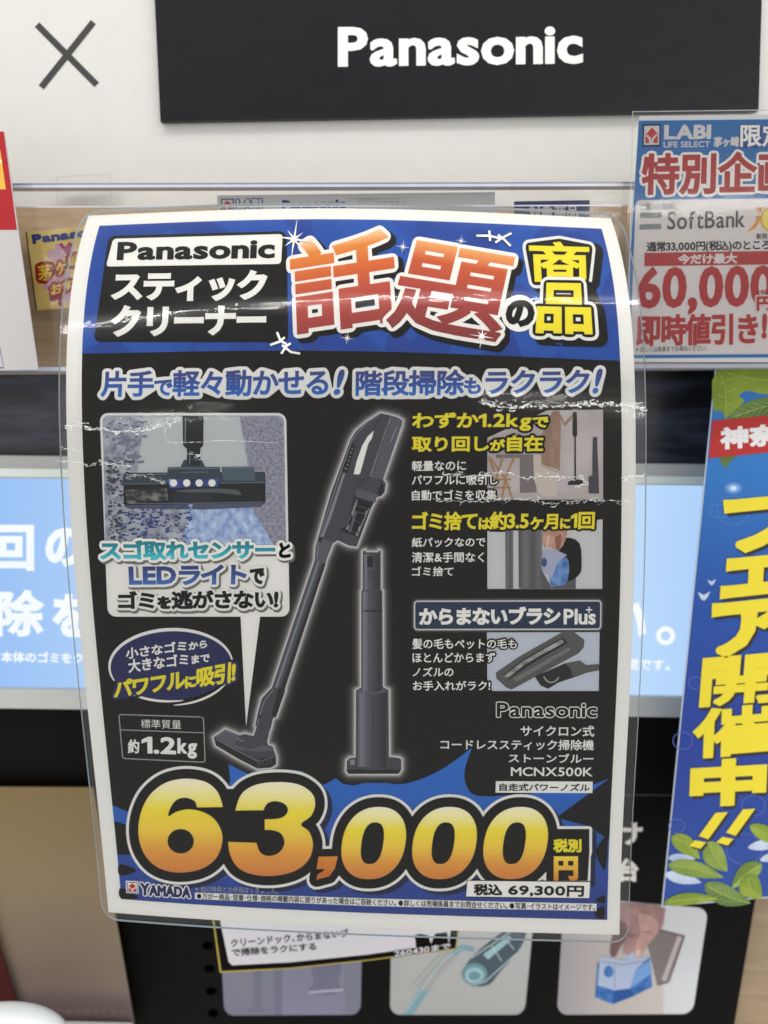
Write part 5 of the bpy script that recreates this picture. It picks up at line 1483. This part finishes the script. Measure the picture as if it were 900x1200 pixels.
# --- creases where the film has lifted; white colour stands in for their highlights
def crease_mat():
    m = bpy.data.materials.new('film_crease'); m.use_nodes = True
    n, l = m.node_tree.nodes, m.node_tree.links
    b = n['Principled BSDF']
    b.inputs['Base Color'].default_value = (0.9, 0.9, 0.89, 1)
    b.inputs['Roughness'].default_value = 0.12
    tr = n.new('ShaderNodeBsdfTransparent'); mx = n.new('ShaderNodeMixShader')
    uv = n.new('ShaderNodeUVMap'); uv.uv_map = 'px'
    t = n.new('ShaderNodeTexNoise'); t.inputs['Scale'].default_value = 22.0
    l.new(uv.outputs[0], t.inputs['Vector'])
    mr_ = n.new('ShaderNodeMapRange'); mr_.inputs['From Min'].default_value = 0.38; mr_.inputs['From Max'].default_value = 0.58
    mr_.inputs['To Min'].default_value = 0.05; mr_.inputs['To Max'].default_value = 0.66
    l.new(t.outputs['Fac'], mr_.inputs[0]); l.new(mr_.outputs[0], mx.inputs[0])
    l.new(tr.outputs[0], mx.inputs[1]); l.new(b.outputs[0], mx.inputs[2])
    l.new(mx.outputs[0], n['Material Output'].inputs[0])
    return m
CREASE = crease_mat()
rc_ = random.Random(11)
def crease(pts, w0, w1, jag, loops=0.3):
    """a raised, jagged ridge in the film; w in frame units, height follows the width"""
    P = []
    for (x0, y0), (x1, y1) in zip(pts[:-1], pts[1:]):
        n = max(2, int(math.hypot(x1 - x0, y1 - y0) / 2.2))
        for k in range(n):
            t = k / n
            P.append((x0 + (x1 - x0) * t + rc_.uniform(-1, 1) * jag * .5, y0 + (y1 - y0) * t + rc_.uniform(-1, 1) * jag))
    P.append(pts[-1])
    V, F, PX = [], [], []
    def add(path, ws):
        base = len(PX)
        A = np.array(path)
        d = np.gradient(A, axis=0); d /= np.linalg.norm(d, axis=1, keepdims=True) + 1e-9
        nn = np.stack([-d[:, 1], d[:, 0]], -1)
        for i in range(len(A)):
            for k in range(5):
                a = math.pi * k / 4
                q = A[i] + nn[i] * math.cos(a) * ws[i] / 2
                PX.append((q[0], q[1], math.sin(a) * ws[i] * 0.00007))
        for i in range(len(A) - 1):
            for k in range(4):
                a = base + i * 5 + k
                F.append((a, a + 1, a + 6, a + 5))
    ws = [max(0.25, rc_.uniform(w0, w1) * 0.85) for _ in P]
    ws[0] = ws[-1] = 0.2
    add(P, ws)
    for p in P:
        if rc_.random() < loops:
            r = rc_.uniform(1.2, 3.2); s = rc_.uniform(0, 6.28); m = rc_.randint(4, 7)
            cx, cy = p[0] + rc_.uniform(-2, 2), p[1] + rc_.uniform(-2.5, 2.5)
            path = [(cx + r * 1.5 * math.cos(s + k * .8), cy + r * .8 * math.sin(s + k * .8)) for k in range(m)]
            add(path, [rc_.uniform(w0, w1) * .7 for _ in path])
    A = np.array(PX)
    X = PS.put(A[:, 0], A[:, 1], 13.4 * LAYER + A[:, 2])
    link_mesh('film_crease', X, F, CREASE, film, A[:, :2], A[:, :2], smooth=True)
crease([(76, 499), (95, 499), (110, 503), (120, 502), (133, 506), (160, 506), (190, 500)], 0.9, 2.6, 1.3, 0.5)
crease([(190, 501), (197, 497), (196, 490), (206, 488), (212, 491), (204, 496), (198, 500), (193, 505)], 0.8, 1.8, 1.2, 0.5)
crease([(193, 505), (196, 515), (200, 519), (212, 518.5), (236, 518), (260, 516), (290, 517), (325, 519)], 0.5, 1.1, 0.25, 0.0)
crease([(73, 526), (86, 527), (100, 529)], 0.6, 1.5, 1.0, 0.4)
crease([(73, 541), (90, 541), (105, 546), (118, 541), (130, 544), (155, 546)], 0.5, 1.5, 1.4, 0.5)
crease([(148, 560), (165, 556), (180, 562), (195, 566), (202, 562)], 0.4, 1.0, 1.4, 0.5)
crease([(218, 533), (226, 531), (236, 534), (228, 538)], 0.5, 1.2, 1.2, 0.4)
crease([(560, 471), (590, 478), (620, 476), (650, 477), (680, 474), (712, 474), (743, 476), (755, 478)], 1.2, 3.4, 1.3, 0.5)
crease([(514, 557), (540, 556), (560, 560), (590, 552), (612, 560), (650, 558), (680, 560), (688, 566), (672, 571)], 0.5, 1.8, 1.4, 0.4)
crease([(510, 586), (560, 588), (600, 583), (640, 589), (700, 587), (735, 586)], 0.4, 1.2, 1.8, 0.35)
crease([(728, 563), (740, 559), (755, 557)], 0.7, 1.8, 1.0, 0.4)
crease([(560, 472), (580, 470), (600, 474)], 0.5, 1.2, 1.2, 0.3)
